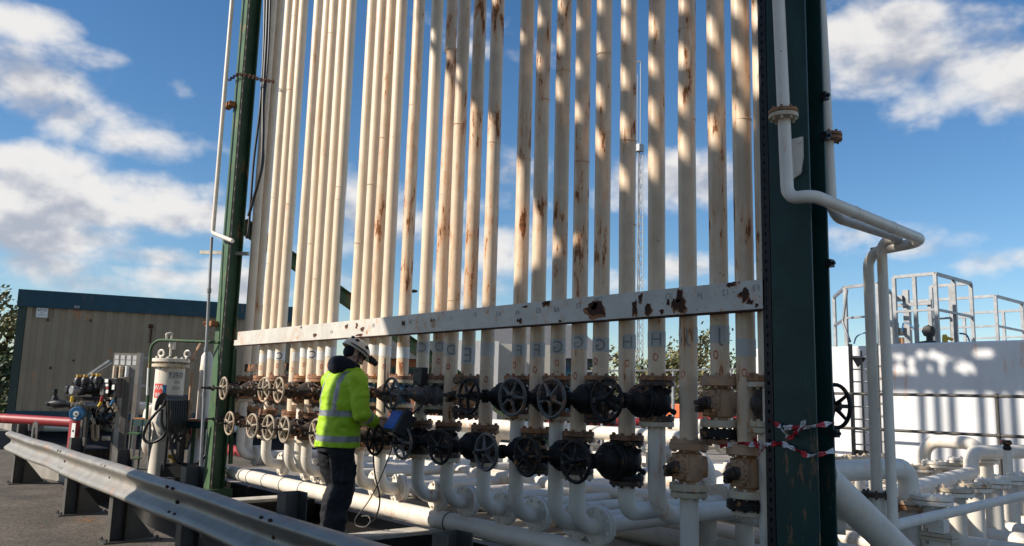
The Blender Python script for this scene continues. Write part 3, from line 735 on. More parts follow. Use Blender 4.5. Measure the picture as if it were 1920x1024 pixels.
# details on the left column
g = G(); xr = LCX1+.004
for k in range(2): g.bb((xr+.03*k+.004,4.262,.0), (xr+.03*k+.010,4.275,9.3))
z = .1
while z < 9.2: g.bb((xr+.011,4.264,z), (xr+.033,4.272,z+.05)); z += .16
tag(mk('cable_ladder', g, M['post']), 'narrow slotted cable tray running up the green left column', 'cable tray')
def at_lc(x, y, Y=4.2): return P(x, y, Y=Y)
t = thing('conduit', 'thin white conduit rising beside the green left column', 'conduit', tuple(at_lc(398,438)))
g = G(); g.pipe([P(442,-80,Y=4.1), P(399,437,Y=4.1), P(436,452,Y=4.22)], .030, .06, 12); mk('pipe', g, M['white'], t)
g = G(); a = P(397,445,Y=4.1); b = P(376,880,Y=4.1); g.sweep([a, b], .021, 10)
for py in (545, 655, 740): 
    q = P(397-(py-445)*.0485, py, Y=4.1); g.cyl(q-Vector((0,0,.03)), q+Vector((0,0,.03)), .030, n=10)
tag(mk('sample_pipe', g, M['galv']), 'slender dull vertical pipe in front of the green left column', 'pipe')
for (px, py) in ((430,200),(401,606)):
    q = P(px, py, Y=4.235); g = G(); g.bb((LCX0-.14,4.15,q.z-.05),(LCX0+.10,4.246,q.z+.02)); g.cyl((LCX0-.09,4.12,q.z),(LCX0-.09,4.16,q.z), .012, n=6)
    g.bb((LCX0-.14,4.12,q.z-.02),(LCX0-.125,4.15,q.z+.02))
    tag(mk('pipe_clamp', g, M['rustline'], bev=.004), 'rusty clamp %s on the green left column' % ('high' if py < 300 else 'low'), 'clamp')
g = G()
pa = [P(x, y, Y=4.19) for x, y in ((430,150),(446,139),(470,143),(490,150),(512,153))]
for i in range(24):
    f = i/23*(len(pa)-1); k = min(int(f), len(pa)-2); q = pa[k].lerp(pa[k+1], f-k); d = (pa[k+1]-pa[k]).normalized()
    g.torus(q, (d.cross(Vector((0,0,1))) if i % 2 else Vector((0,0,1))), .026, .007, 10, 5)
tag(mk('chain', g, M['rust']), 'rusty chain across the green left column near the picture top', 'chain')
for k, pts in enumerate([[(503,-60),(500,60),(494,180),(493,260),(489,320),(474,378),(466,405)], [(497,-60),(495,80),(488,200),(476,300),(470,380),(466,430),(462,447)], [(508,-60),(503,100),(492,230),(494,300),(483,350),(470,395)]]):
    g = G(); g.hose([P(x, y, Y=4.40+.04*k) for x, y in pts], .022-.004*k); tag(mk('cable', g, M['black']), ['thick black cable looping beside the green left column','thin black cable hugging the green left column','slim black cable crossing behind the thick cable'][k], 'cable', 'black cables hanging by the left column')
a = P(376,473,Y=4.15); b = P(466,476,Y=4.5); g = G(); g.bar(a, b, .03, .05); tag(mk('bracket_bar', g, M['sleeper']), 'pale horizontal bar bracketed across the green left column', 'bar')
g = G(); a = P(440,655,Y=4.55); b = P(432,870,Y=4.55); g.bar(a, b, .045, .045); tag(mk('post', g, M['green']), 'slim green post just right of the left column', 'post')
# braces behind the columns
t = thing('brace', 'dark green sloping brace seen between the risers, left side', 'brace', (LCX1, 4.6, 3.6))
d0 = Vector((-11.1,4.46,3.66)); d1 = Vector((-11.1,6.4,2.66)); dd = (d1-d0).normalized(); d2 = d0+dd*7.6; up = Vector((1,0,0)).cross(dd).normalized()
g = G()
for s in (-1,1): g.bar(d0+up*s*.085, d2+up*s*.085, .16, .014, up=(1,0,0)) if False else g.bar(d0+up*s*.085, d2+up*s*.085, .014, .16, up=(1,0,0))
g.bar(d0, d2, .155, .010, up=(1,0,0)) ; mk('section', g, M['green'], t)
a = P(1551,905,Y=4.6); b = P(1722,1068,Y=5.9)
g = G(); g.cyl(a+(a-b)*.06, b+(b-a)*.5, .098, n=24); tag(mk('brace', g, M['white']), 'thick white tubular brace sloping down behind the dark right column', 'brace')

# ================================================================== GUARDRAIL
t = thing('guardrail', 'galvanised steel crash barrier crossing the foreground in front of the rack', 'guardrail', (-8, 2.15, 0))
prof = [(.012,.156),(.035,.150),(.070,.132),(.084,.114),(.082,.094),(.055,.064),(.014,.028),(.004,0)]
prof = [(a, b*.9) for a, b in prof]; prof = prof + [(a, -b) for a, b in reversed(prof[:-1])]
A0, A1 = Vector((-13.45,2.31,.555)), Vector((-1.3,2.03,.562))
ax = (A1-A0).normalized(); outw = Vector((0,0,1)).cross(ax); outw = outw if outw.y < 0 else -outw
g = G(); n = len(prof); th = .004; N = 60
ring = [(a, b) for a, b in prof] + [(a-th-.002, b*(1-.02)) for a, b in reversed(prof)]
vs = []
for i in range(N+1):
    f = i/N; q = A0.lerp(A1, f)
    wob = .006*math.sin(f*19)+.004*math.sin(f*47)
    fl = max(0, 1-i/2.0)*.04
    for a, b in ring: vs.append(q+outw*(a+wob-fl*.6)+Vector((0,0,b+.004*math.sin(f*31))))
nr = len(ring)
g.add(vs, [(i*nr+k, i*nr+(k+1)%nr, (i+1)*nr+(k+1)%nr, (i+1)*nr+k) for i in range(N) for k in range(nr)]+[tuple(range(nr)), tuple(range(N*nr,(N+1)*nr))])
mk('rail', g, M['galvr'], t, 50)
g = G(); pe = []
for k in range(13): a = math.pi*k/12; pe.append((.11*math.cos(a), .02+.05*math.sin(a)))
q = P(70,800,Y=2.60); g.prism([(-.19,-.24),(.19,-.24),(.19,.10),(.15,.17),(.06,.20),(-.06,.20),(-.15,.17),(-.19,.10)], (-13.0,2.52,.64), (1,0,0), (0,0,1), (0,.012,0))
mk('end_plate', g, M['post'], t)
for i, X in enumerate((-13.05,-9.80,-7.95,-6.1,-4.42,-2.85)):
    f = (X-A0.x)/(A1.x-A0.x); Y = A0.y+(A1.y-A0.y)*f + .02
    g = G(); g.bb((X-.055,Y,.012),(X+.055,Y+.006,.80)); g.bb((X-.055,Y+.128,.012),(X+.055,Y+.134,.80)); g.bb((X-.055,Y+.0065,.012),(X-.049,Y+.1275,.80))
    pp = mk('post', g, M['post'], t, bev=.002)
    g = G(); g.bb((X-.10,Y-.06,.0),(X+.11,Y+.44,.012)); 
    for bx_, by_ in ((-.07,-.03),(.08,-.03),(-.07,.40),(.08,.40)): g.cyl((X+bx_,Y+by_,.012),(X+bx_,Y+by_,.04), .012, n=6)
    mk('base_plate', g, M['post'], pp)
    g = G(); g.prism([(0,.013),(.27,.013),(0,.34)], (X-.048,Y+.135,0), (0,1,0), (0,0,1), (.010,0,0)); mk('gusset', g, M['post'], pp)
    g = G(); rp_ = lambda dx, a, b: A0.lerp(A1, f)+ax*dx+outw*a+Vector((0,0,b))
    g.ball(rp_(0,.006,0), (.022,.014,.016), nu=10, nv=6); mk('bolt', g, M['rust'], t)
    for dx, a, b in ((-.07,.084,.108),(.05,.084,.108),(-.05,.06,-.068),(.07,.06,-.068)): g = G(); g.ball(rp_(dx+.05,a-.004,b), (.026,.010,.012), nu=10, nv=6); mk('bolt', g, M['rust'], t)

# ================================================================== WORKER
hv = bpy.data.materials.new('hi_vis_yellow'); hv.use_nodes = True; hb = hv.node_tree.nodes['Principled BSDF']; tt = hv.node_tree
tcn = tt.nodes.new('ShaderNodeTexCoord'); nz = nn(tt, 'ShaderNodeTexNoise', inp={'Scale': 5.0, 'Detail': 6.0, 'Roughness': .65}); tt.links.new(tcn.outputs['Object'], nz.inputs['Vector'])
mxh = nn(tt, 'ShaderNodeMix', data_type='RGBA'); mxh.inputs[6].default_value = (.37,.61,.014,1); mxh.inputs[7].default_value = (.22,.33,.02,1)
tt.links.new(smooth(nz.outputs[0], .58, .80, tt), mxh.inputs[0]); tt.links.new(mxh.outputs[2], hb.inputs['Base Color']); hb.inputs['Roughness'].default_value = .62
n2 = nn(tt, 'ShaderNodeTexNoise', inp={'Scale': 16.0, 'Detail': 4.0, 'Distortion': .8}); tt.links.new(tcn.outputs['Object'], n2.inputs['Vector']); bph = nn(tt, 'ShaderNodeBump', inp={'Strength': .5, 'Distance': .02}); tt.links.new(n2.outputs[0], bph.inputs['Height']); tt.links.new(bph.outputs[0], hb.inputs['Normal'])
M['hv'] = hv
M['band'] = mat('reflective_band', (.27,.285,.30), .45, metal=.25, var=.1, vs=10, bump=.15, bs=30)
M['navy'] = mat('navy_fabric', (.014,.017,.028), .8, var=.3, vs=8, bump=.5, bs=22, spec=.2)
M['trouser'] = mat('dark_work_trousers', (.027,.028,.032), .85, var=.3, vs=7, bump=.5, bs=20, spec=.2)
M['skin'] = mat('skin', (.50,.29,.21), .5, var=.08, bump=.05)
M['helmet'] = mat('helmet_shell', (.66,.61,.50), .35, var=.05, bump=.03, dirt=.2, dcol=(.35,.28,.2))
M['glasses'] = mat('dark_glasses', (.02,.02,.022), .12, bump=0)
M['boot'] = mat('black_boot', (.02,.018,.016), .5, var=.3, bump=.2)
M['glove'] = mat('dark_glove', (.035,.036,.038), .7, var=.2, bump=.2)
PB = Vector((-6.60, 3.66, .06)); PR = R(3)
pw = Matrix.Translation(PB) @ Matrix.Rotation(PR, 4, 'Z') @ Matrix.Scale(.975, 4)
TMPS = bpy.data.scenes.new('tmp'); TMPV = TMPS.view_layers[0]
def remesh(g, vox, sm=3, disp=0.0, ds=9.0, seed=0):
    me = bpy.data.meshes.new('tmp'); me.from_pydata([tuple(v) for v in g.v], [], g.f)
    import bmesh
    bm = bmesh.new(); bm.from_mesh(me); bmesh.ops.recalc_face_normals(bm, faces=bm.faces); bm.to_mesh(me); bm.free()
    ob = bpy.data.objects.new('tmp', me); TMPS.collection.objects.link(ob)
    r = ob.modifiers.new('r', 'REMESH'); r.mode = 'VOXEL'; r.voxel_size = vox; r.use_smooth_shade = True
    s = ob.modifiers.new('s', 'SMOOTH'); s.factor = .5; s.iterations = sm
    dg = TMPV.depsgraph; TMPV.update(); out = bpy.data.meshes.new_from_object(ob.evaluated_get(TMPV.depsgraph))
    bpy.data.objects.remove(ob); bpy.data.meshes.remove(me)
    if disp:
        new = []
        for p, nv_ in [(v.co.copy(), v.normal.copy()) for v in out.vertices]:
            w = noise.noise(Vector((p.x*ds*.8+seed, p.y*ds*.8, p.z*ds*1.5)))+.5*noise.noise(Vector((p.x*ds*2, p.y*ds*2+seed, p.z*ds*3)))
            w = w - 1.2*max(0, .25-abs(noise.noise(Vector((p.x*5+seed*3, p.y*5, p.z*10))))) 
            new.extend(p + nv_*w*disp)
        out.vertices.foreach_set('co', new); out.update()
    return out
def link_me(name, me, mats, parent=None):
    for m_ in mats: me.materials.append(m_)
    me.polygons.foreach_set('use_smooth', [True]*len(me.polygons))
    o = bpy.data.objects.new(name, me); COL.objects.link(o)
    if parent is not None: o.parent = parent
    return o
Vc = Vector
def limb(g, pts, rs, n=16):
    q = spline(pts, 6); k = len(q)
    rr = []
    for i in range(k):
        f = i/6; a = min(int(f), len(rs)-2); w = f-a; rr.append(rs[a]*(1-w)+rs[a+1]*w)
    g.sweep(q, rr, n); g.ball(pts[0], rs[0]*.98, nu=12, nv=8); g.ball(pts[-1], rs[-1]*.98, nu=12, nv=8)
def loft(g, rings, n=28):
    vs = []
    for cx, cy, cz, rx, ry in rings:
        for k in range(n):
            a = 2*math.pi*k/n; c, s = math.cos(a), math.sin(a); e = 2/2.5
            vs.append((cx+rx*math.copysign(abs(c)**e, c), cy+ry*math.copysign(abs(s)**e, s), cz))
    N = len(rings)
    g.add(vs, [(i*n+k, i*n+(k+1)%n, (i+1)*n+(k+1)%n, (i+1)*n+k) for i in range(N-1) for k in range(n)]+[tuple(range(n)), tuple(range((N-1)*n, N*n))])
shR, elR, wrR = Vc((.225,.04,1.44)), Vc((.315,.04,1.155)), Vc((.225,.235,1.075))
shL, elL, wrL = Vc((-.225,.05,1.44)), Vc((-.29,.14,1.17)), Vc((.05,.36,1.07))
# body: one continuous surface
g = G()
loft(g, [(0,.0,.86,.155,.11),(0,0,.96,.165,.12),(0,.01,1.08,.15,.105),(0,.03,1.25,.175,.115),(0,.05,1.40,.19,.115),(0,.05,1.48,.13,.09),(0,.055,1.54,.062,.062)])
limb(g, [Vc((0,.05,1.50)), Vc((0,.085,1.60)), Vc((0,.11,1.66))], [.065,.058,.055])
HR = Matrix.Rotation(R(-12), 3, 'Z') @ Matrix.Rotation(R(-32), 3, 'X'); HC = Vc((0.005,.135,1.695))
hp = lambda x, y, z: HC + HR @ Vc((x, y, z))
g.ball(hp(0,-.012,.03), (.076,.094,.092), HR); g.ball(hp(0,.025,-.05), (.058,.066,.066), HR); g.ball(hp(0,.068,-.092), (.026,.022,.022), HR)
g.sweep([hp(0,.088,.015), hp(0,.105,-.02), hp(0,.112,-.035), hp(0,.092,-.048)], [.009,.012,.016,.010], 8)
for s in (-1,1): g.ball(hp(s*.080,-.012,-.012), (.010,.022,.034), HR, 8, 6); g.ball(hp(s*.032,.083,.012), (.014,.010,.010), HR, 8, 6); g.ball(hp(s*.04,.07,-.03), (.02,.018,.018), HR, 8, 6)
g.ball(hp(0,.088,-.070), (.024,.010,.006), HR, 8, 6); g.ball(hp(0,.086,-.080), (.020,.010,.006), HR, 8, 6)
def hand(g, w, fwd, palm_n, side):
    fwd = fwd.normalized(); palm_n = (palm_n-fwd*palm_n.dot(fwd)).normalized(); sd_ = fwd.cross(palm_n)*side
    limb(g, [w, w+fwd*.03], [.027,.030], 10)
    for k in range(4):
        o = (k-1.5)*.019; b = w+fwd*.028+sd_*o*.7; kn = w+fwd*(.085-abs(k-1.2)*.004)+sd_*o
        g.sweep([b, kn], [.015,.0115], 8)
        L = (.042,.047,.044,.034)[k]; a = kn
        dirv = fwd; pts = [a]
        for j, (ln, bend) in enumerate(((1.0,.55),(.65,1.15),(.5,1.65))):
            dirv = fwd*math.cos(bend)+palm_n*math.sin(bend); a = a+dirv*L*ln; pts.append(a)
        g.sweep(pts, [.0105,.0100,.0090,.0075], 8); g.ball(pts[-1], .0078, nu=8, nv=6)
    b = w+fwd*.03-sd_*.024; t1 = b-sd_*.022+fwd*.022+palm_n*.012; t2 = t1+fwd*.030+palm_n*.016; t3 = t2+fwd*.022+palm_n*.014+sd_*.006
    g.sweep([b, t1, t2, t3], [.016,.0135,.0115,.009], 8); g.ball(t3, .009, nu=8, nv=6)
for sh, el, wr, s in ((shR,elR,wrR,1),(shL,elL,wrL,-1)):
    limb(g, [sh, sh.lerp(el,.5), el], [.056,.048,.041]); limb(g, [el, el.lerp(wr,.45), wr], [.041,.042,.028])
hand(g, wrR, Vc((.55,.75,-.12)), Vc((.8,-.4,.2)), 1)
hand(g, wrL, Vc((.75,.5,-.1)), Vc((.2,-.6,.7)), -1)
for s, kn, an in ((1,Vc((.105,.035,.50)),Vc((.10,-.045,.09))),(-1,Vc((-.085,.10,.51)),Vc((-.095,.05,.09)))):
    limb(g, [Vc((s*.088,-.01,.92)), Vc((s*.095,.02,.70)), kn], [.098,.078,.058]); limb(g, [kn, kn.lerp(an,.4)+Vc((0,-.02,0)), an], [.056,.056,.038])
    limb(g, [an+Vc((0,-.03,-.045)), an+Vc((0,.06,-.055)), an+Vc((s*.01,.16,-.065))], [.035,.034,.028])
body = link_me('person', remesh(g, .0055, 2), [M['skin']]); body.matrix_world = pw
tag(body, 'worker in hi-vis yellow jacket and pale helmet holding a tablet by the valves', 'person')
# trousers
g = G()
loft(g, [(0,-.01,.80,.17,.135),(0,-.005,.88,.185,.145),(0,0,.98,.18,.135)])
for s, kn, an in ((1,Vc((.105,.03,.50)),Vc((.10,-.045,.06))),(-1,Vc((-.085,.095,.51)),Vc((-.095,.04,.06)))):
    limb(g, [Vc((s*.088,-.01,.88)), Vc((s*.095,.015,.70)), kn], [.125,.114,.104]); limb(g, [kn, kn.lerp(an,.5)+Vc((0,-.018,0)), an], [.104,.104,.094])
g.box((.20,.02,.62), (.03,.14,.16))
o = link_me('trousers', remesh(g, .008, 3, .014, 8, 2), [M['trouser']], body)
for s, an in ((1,Vc((.10,-.045,.06))),(-1,Vc((-.095,.04,.06)))):
    g = G(); limb(g, [an+Vc((0,-.05,-.0)), an+Vc((0,.05,-.012)), an+Vc((s*.01,.15,-.02))], [.05,.05,.042]); g.cyl(an+Vc((0,-.02,0)), an+Vc((0,-.02,.12)), .055, n=14); g.box(an+Vc((0,.045,-.047)), (.09,.29,.03))
    link_me('boot', remesh(g, .008, 2), [M['boot']], body)
# jacket
g = G()
loft(g, [(0,.005,.845,.232,.178),(0,.005,.90,.228,.172),(0,.01,1.02,.222,.165),(0,.02,1.15,.228,.165),(0,.03,1.30,.238,.168),(0,.045,1.42,.228,.155),(0,.05,1.49,.165,.125),(0,.06,1.545,.105,.105),(0,.075,1.60,.10,.10)])
for sh, el, wr in ((shR,elR,wrR),(shL,elL,wrL)):
    ti = Vc((math.copysign(.15, sh.x), sh.y, sh.z-.01))
    limb(g, [ti, sh, sh.lerp(el,.5), el], [.10,.098,.088,.080]); limb(g, [el, el.lerp(wr,.5), el.lerp(wr,.97)], [.081,.074,.064])
me = remesh(g, .0075, 3, .0125, 7, 5)
ob = link_me('jacket', me, [M['hv'], M['band']], body)
def seg_t(p, a, b):
    d = b-a; t = (p-a).dot(d)/d.dot(d); return t, (p-(a+d*max(0,min(1,t)))).length
for pl in me.polygons:
    p = pl.center; band = 0
    tu = min((seg_t(p, sh, el)[1] for sh, el in ((shR,elR),(shL,elL))))
    tR, dR = seg_t(p, elR, wrR); tL, dL = seg_t(p, elL, wrL)
    uR, vR = seg_t(p, shR, elR); uL, vL = seg_t(p, shL, elL)
    onarm = (min(dR, dL) < .092 or min(vR, vL) < .094) and abs(p.x) > .15
    if not onarm or abs(p.x) < .17:
        if abs(p.z-.925+.02*p.x) < .026 or abs(p.z-1.145) < .027: band = 1 if not (min(dR,dL) < .085 and p.y > .1) else 0
        if 1.165 < p.z and .10 < abs(p.x) < .152 and p.z < 1.53: band = 1
    if (dR < .10 and vR > .085 or tR > .12) and dR < .10 and .22 < tR < .46 : band = 1
    if dL < .10 and .22 < tL < .40 and p.x < -.05: band = 1
    if vL < .11 and .35 < uL < .52 and p.x < -.2: band = 1
    pl.material_index = band
# hood, collar
g = G(); limb(g, [Vc((-.085,.05,1.575)), Vc((-.05,-.03,1.60)), Vc((.05,-.03,1.60)), Vc((.085,.05,1.575))], [.055,.068,.068,.055]); limb(g, [Vc((-.085,.05,1.575)), Vc((-.05,.13,1.56)), Vc((.05,.13,1.56)), Vc((.085,.05,1.575))], [.05,.045,.045,.05])
g.ball((0,-.035,1.565), (.125,.075,.07))
link_me('hood', remesh(g, .008, 3, .006, 9, 8), [M['navy']], body)
g = G(); limb(g, [Vc((.09,-.02,1.535)), Vc((.105,.06,1.545)), Vc((.085,.15,1.535)), Vc((.03,.185,1.52))], [.024,.028,.030,.022]); limb(g, [Vc((-.09,-.02,1.535)), Vc((-.105,.06,1.545)), Vc((-.085,.15,1.535)), Vc((-.03,.185,1.52))], [.024,.028,.030,.022])
link_me('collar', remesh(g, .007, 2, .003, 9, 3), [M['hv']], body)
# hair at the nape, helmet, lamp, glasses
g = G(); g.ball(hp(0,-.055,-.005), (.075,.055,.070), HR); hr = mk('hair', g, M['navy'], body)
g = G(); vs = []; nu, nv = 36, 12
for j in range(nv+1):
    th = R(94)*j/nv
    for i in range(nu):
        ph = 2*math.pi*i/nu; c, s = math.cos(ph), math.sin(ph)
        rx = .116+.006*abs(s); ry = .142; br = (.012*(max(0, s)**2)+.004) if j == nv else 0
        rid = 1+.02*math.cos(3*ph)*math.sin(th)
        vs.append(hp((rx*math.sin(th)+br*.4)*c*rid, (ry*math.sin(th)+br)*s*rid-.004, .028+.118*math.cos(th)))
g.add(vs, [(j*nu+i, (j+1)*nu+i, (j+1)*nu+(i+1)%nu, j*nu+(i+1)%nu) for j in range(nv) for i in range(nu)])
hm = mk('helmet', g, M['helmet'], body, 60); so = hm.modifiers.new('t','SOLIDIFY'); so.thickness = .004
for ang, zz in ((20,.62),(-35,.58),(200,.62),(150,.58),(-75,.5)):
    g = G(); th = zz*1.6; ph = R(ang); q = hp(.118*math.sin(th)*math.cos(ph), .144*math.sin(th)*math.sin(ph)-.004, .028+.12*math.cos(th)); g.ball(q, (.016,.022,.016), HR, 10, 6); mk('vent', g, M['plastic'], hm)
g = G(); g.torus(hp(0,0,.045), HR @ Vc((0,0,1)), .128, .007, 36, 6)
mk('lamp_strap', g, M['plastic'], hm)
g = G(); g.box(hp(0,.178,.045), (.075,.05,.052), HR); g.lathe([(.024,0),(.027,.01),(.027,.035),(.022,.042)], hp(0,.20,.045), HR @ Vc((0,1,0)), 14); g.box(hp(.03,.145,.05), (.05,.03,.04), HR)
mk('headlamp', g, M['plastic'], hm, bev=.004)
g = G()
for s in (-1,1): g.ball(hp(s*.036,.094,.008), (.031,.010,.021), HR, 12, 8); g.bar(hp(s*.068,.088,.012), hp(s*.083,-.01,.008), .006, .008)
mk('glasses', g, M['glasses'], body)
g = G(); g.hose([hp(.09,.01,.03), hp(.082,.035,-.04), hp(.03,.07,-.11), hp(0,.075,-.115), hp(-.03,.07,-.11), hp(-.082,.035,-.04), hp(-.09,.01,.03)], .006); mk('chin_strap', g, M['navy'], hm)

# --- rugged tablet and its cables
c = P(744, 792, Y=3.93); tz = Matrix.Rotation(R(-12), 3, 'Z') @ Matrix.Rotation(R(-28), 3, 'X')
t = thing('tablet', 'rugged black tablet with a blue screen held by the worker', 'tablet', tuple(c))
tp = lambda x, y, z: c + tz @ Vc((x, y, z))
g = G(); g.box(c, (.29,.075,.215), tz); g.box(tp(.155,.02,-.01), (.05,.13,.20), tz)
for s in (-1,1):
    for q in (-1,1): g.box(tp(s*.135,0,q*.10), (.045,.088,.04), tz)
mk('case', g, M['plastic'], t, bev=.010)
scr = bpy.data.materials.new('blue_screen'); scr.use_nodes = True; sb = scr.node_tree.nodes['Principled BSDF']; sb.inputs['Base Color'].default_value = (.01,.03,.12,1); sb.inputs['Roughness'].default_value = .35; sb.inputs['Emission Color'].default_value = (.008,.05,.30,1); sb.inputs['Emission Strength'].default_value = .22
g = G(); g.box(tp(-.012,-.0395,.004), (.235,.004,.168), tz); mk('screen', g, scr, t)
g = G(); g.hose([tp(.15,.03,.09), tp(.18,.04,.15), tp(.215,.05,.20), tp(.20,.05,.12)], .008); mk('strap', g, M['black'], t)
for k, pts in enumerate([[(702,812),(700,850),(703,890),(711,925),(711,950),(703,972),(692,983)], [(739,828),(728,860),(716,890),(700,925),(684,950),(667,972),(668,985),(684,988),(694,978),(690,968),(678,968)]]):
    L_ = len(pts); g = G(); g.hose([P(x, y, Y=3.95+.25*i/L_) for i, (x, y) in enumerate(pts)], .0075-.002*k, 7); tag(mk('cable', g, M['black'] if k == 0 else M['grey']), ['thick black cable hanging from the tablet to the floor','thin grey cable from the tablet ending in a loop on the floor'][k], 'cable', 'tablet cables')
g = G(); g.sweep([P(722,672,Y=3.95), P(721,775,Y=3.95)], .006, 8); tag(mk('probe_rod', g, M['plastic']), 'thin dark upright rod beside the worker', 'rod')
a = P(789,706,Y=4.22); g = G(); g.box(a, (.12,.07,.16)); g.box(a+Vc((-.065,-.01,0)), (.012,.05,.14)); 
for k in (-1,1): g.cyl(a+Vc((-.03,-.036,k*.05)), a+Vc((-.03,-.044,k*.05)), .008, n=8)
tag(mk('junction_box', g, M['plastic'], bev=.006), 'small black box fixed above the grey gate valve', 'box')
# ================================================================== LEFT YARD
# --- site cabin
c0 = P(11, 779, d=17); u = Vc((.294,.956,0)).normalized(); nrm = Vc((.956,-.294,0)).normalized(); LN = 6.06; zb_, zt_ = c0.z-.02, P(30,540,d=17).z
DGP = mat('dark_green_post', (.035,.055,.042), .55)
t = thing('site_cabin', 'long beige ribbed site cabin with a dark teal roof band behind the equipment', 'cabin', tuple(c0))
CB = lambda a, b, z: Vc((c0.x, c0.y, 0)) + u*a + nrm*b + Vc((0,0,z))
g = G(); pr = []; a = .16
while a < LN-.14: pr += [(a,0),(a+.10,0),(a+.128,-.028),(a+.228,-.028),(a+.256,0)]; a += .256
vs = []
for a, b in pr: vs += [CB(a,b,zb_+.12), CB(a,b,zt_-.30)]
g.add(vs, [(2*i,2*i+2,2*i+3,2*i+1) for i in range(len(pr)-1)])
mk('wall', g, M['beige'], t, 15)
for a in (0, LN-.14):
    g = G(); q = [CB(a,.012,0),CB(a+.15,.012,0),CB(a+.15,-.14,0),CB(a,-.14,0)]; g.add([v+Vc((0,0,z)) for z in (zb_,zt_-.34) for v in q], [(0,1,5,4),(1,2,6,5),(2,3,7,6),(3,0,4,7),(0,3,2,1),(4,5,6,7)])
    mk('corner_post', g, DGP, t)
def cbox(a0, a1, b0, b1, z0, z1): 
    g = G(); q = [CB(a0,b0,0),CB(a1,b0,0),CB(a1,b1,0),CB(a0,b1,0)]; g.add([v+Vc((0,0,z)) for z in (z0,z1) for v in q], [(0,1,5,4),(1,2,6,5),(2,3,7,6),(3,0,4,7),(0,3,2,1),(4,5,6,7)]); return g
mk('roof', cbox(-.03,LN+.03,.05,-2.45,zt_-.345,zt_+.02), M['cabteal'], t)
mk('base_rail', cbox(0,LN,.015,-2.4,zb_-.05,zb_+.12), M['cabteal'], t)
mk('end_wall', cbox(.01,.05,-.141,-2.4,zb_+.12,zt_-.346), M['beige'], t); mk('end_wall', cbox(LN-.05,LN-.01,-.141,-2.4,zb_+.12,zt_-.346), M['beige'], t)
mk('rear_wall', cbox(.06,LN-.06,-2.35,-2.39,zb_+.12,zt_-.346), M['beige'], t)
mk('lamp', cbox(1.05,1.16,.08,.051,zt_-.32,zt_-.26), M['galv'], t)
sg = mk('sign', cbox(.34,.56,.03,.018,zt_-.56,zt_-.355), M['label'], t)
g = G(); text_flat(g, 'OrS6', .085, CB(.45,.0315,zt_-.425), u, (0,0,1), aspect=1.05); 
for k in range(2): 
    for v_ in [CB(.45,.0315,zt_-.455-.045*k)]: g.add([v_-u*(.03+.05*k)+Vc((0,0,.003)), v_+u*(.03+.05*k)+Vc((0,0,.003)), v_+u*(.03+.05*k)-Vc((0,0,.003)), v_-u*(.03+.05*k)-Vc((0,0,.003))], [(0,1,2,3)])
mk('lettering', g, M['ink'], sg)
for px, py, w_, h_ in ((283,612,.05,.045),(283,630,.016,.16),(90,600,.02,.02),(138,676,.02,.02),(95,690,.02,.03),(170,601,.015,.03)):
    q = P(px, py, d=17.5); a = (Vc((q.x,q.y,0))-Vc((c0.x,c0.y,0))).dot(u)
    # intersect the sight bearing with the wall plane
    v_ = ray(px, py); tt_ = (Vc((c0.x,c0.y,0))-EYE).dot(nrm)/v_.dot(nrm); q = EYE+v_*tt_; a = (q-Vc((c0.x,c0.y,0))).dot(u)
    mk('rust_stain', cbox(a-w_,a+w_,.006,.001,q.z-h_,q.z+h_), M['rust'], t, bev=.005)
for a in (.1, 2.0, 4.0, 5.9): 
    g = G(); q = CB(a,-1.2,0); g.bb((q.x-1.1,q.y-.3,0), (q.x+1.0,q.y+.3,zb_-.06))
    mk('support', g, M['concrete'], t)
# earth bank under and behind the cabin
g = G(); g.add([CB(-4,.3,.002),CB(9,.3,.002),CB(9,-.1,.35),CB(-4,-.1,.35),CB(9,-40,.4),CB(-4,-40,.4)], [(0,1,2,3),(3,2,4,5)])
struct('terrain', g, M['mud'])
# --- red pipes
g = G(); g.sweep([P(-90,779,d=14), P(150,793,d=13.2)], .080, 18); q = P(147,793,d=13.2)
tag(mk('red_pipe', g, M['red']), 'red pipe running low in front of the cabin at the far left', 'pipe')
pz = P(485,853,Y=5.5).z
g = G(); g.sweep([(-14,5.5,pz),(-8.2,5.5,pz)], .085, 18); 
for X in (-10.9,-9.0): g.lathe([(.086,-.02),(.105,-.02),(.105,.02),(.086,.02)], (X,5.5,pz), (1,0,0), 18)
tag(mk('red_pipe', g, M['red']), 'red pipe passing behind the green left column under the rack', 'pipe')
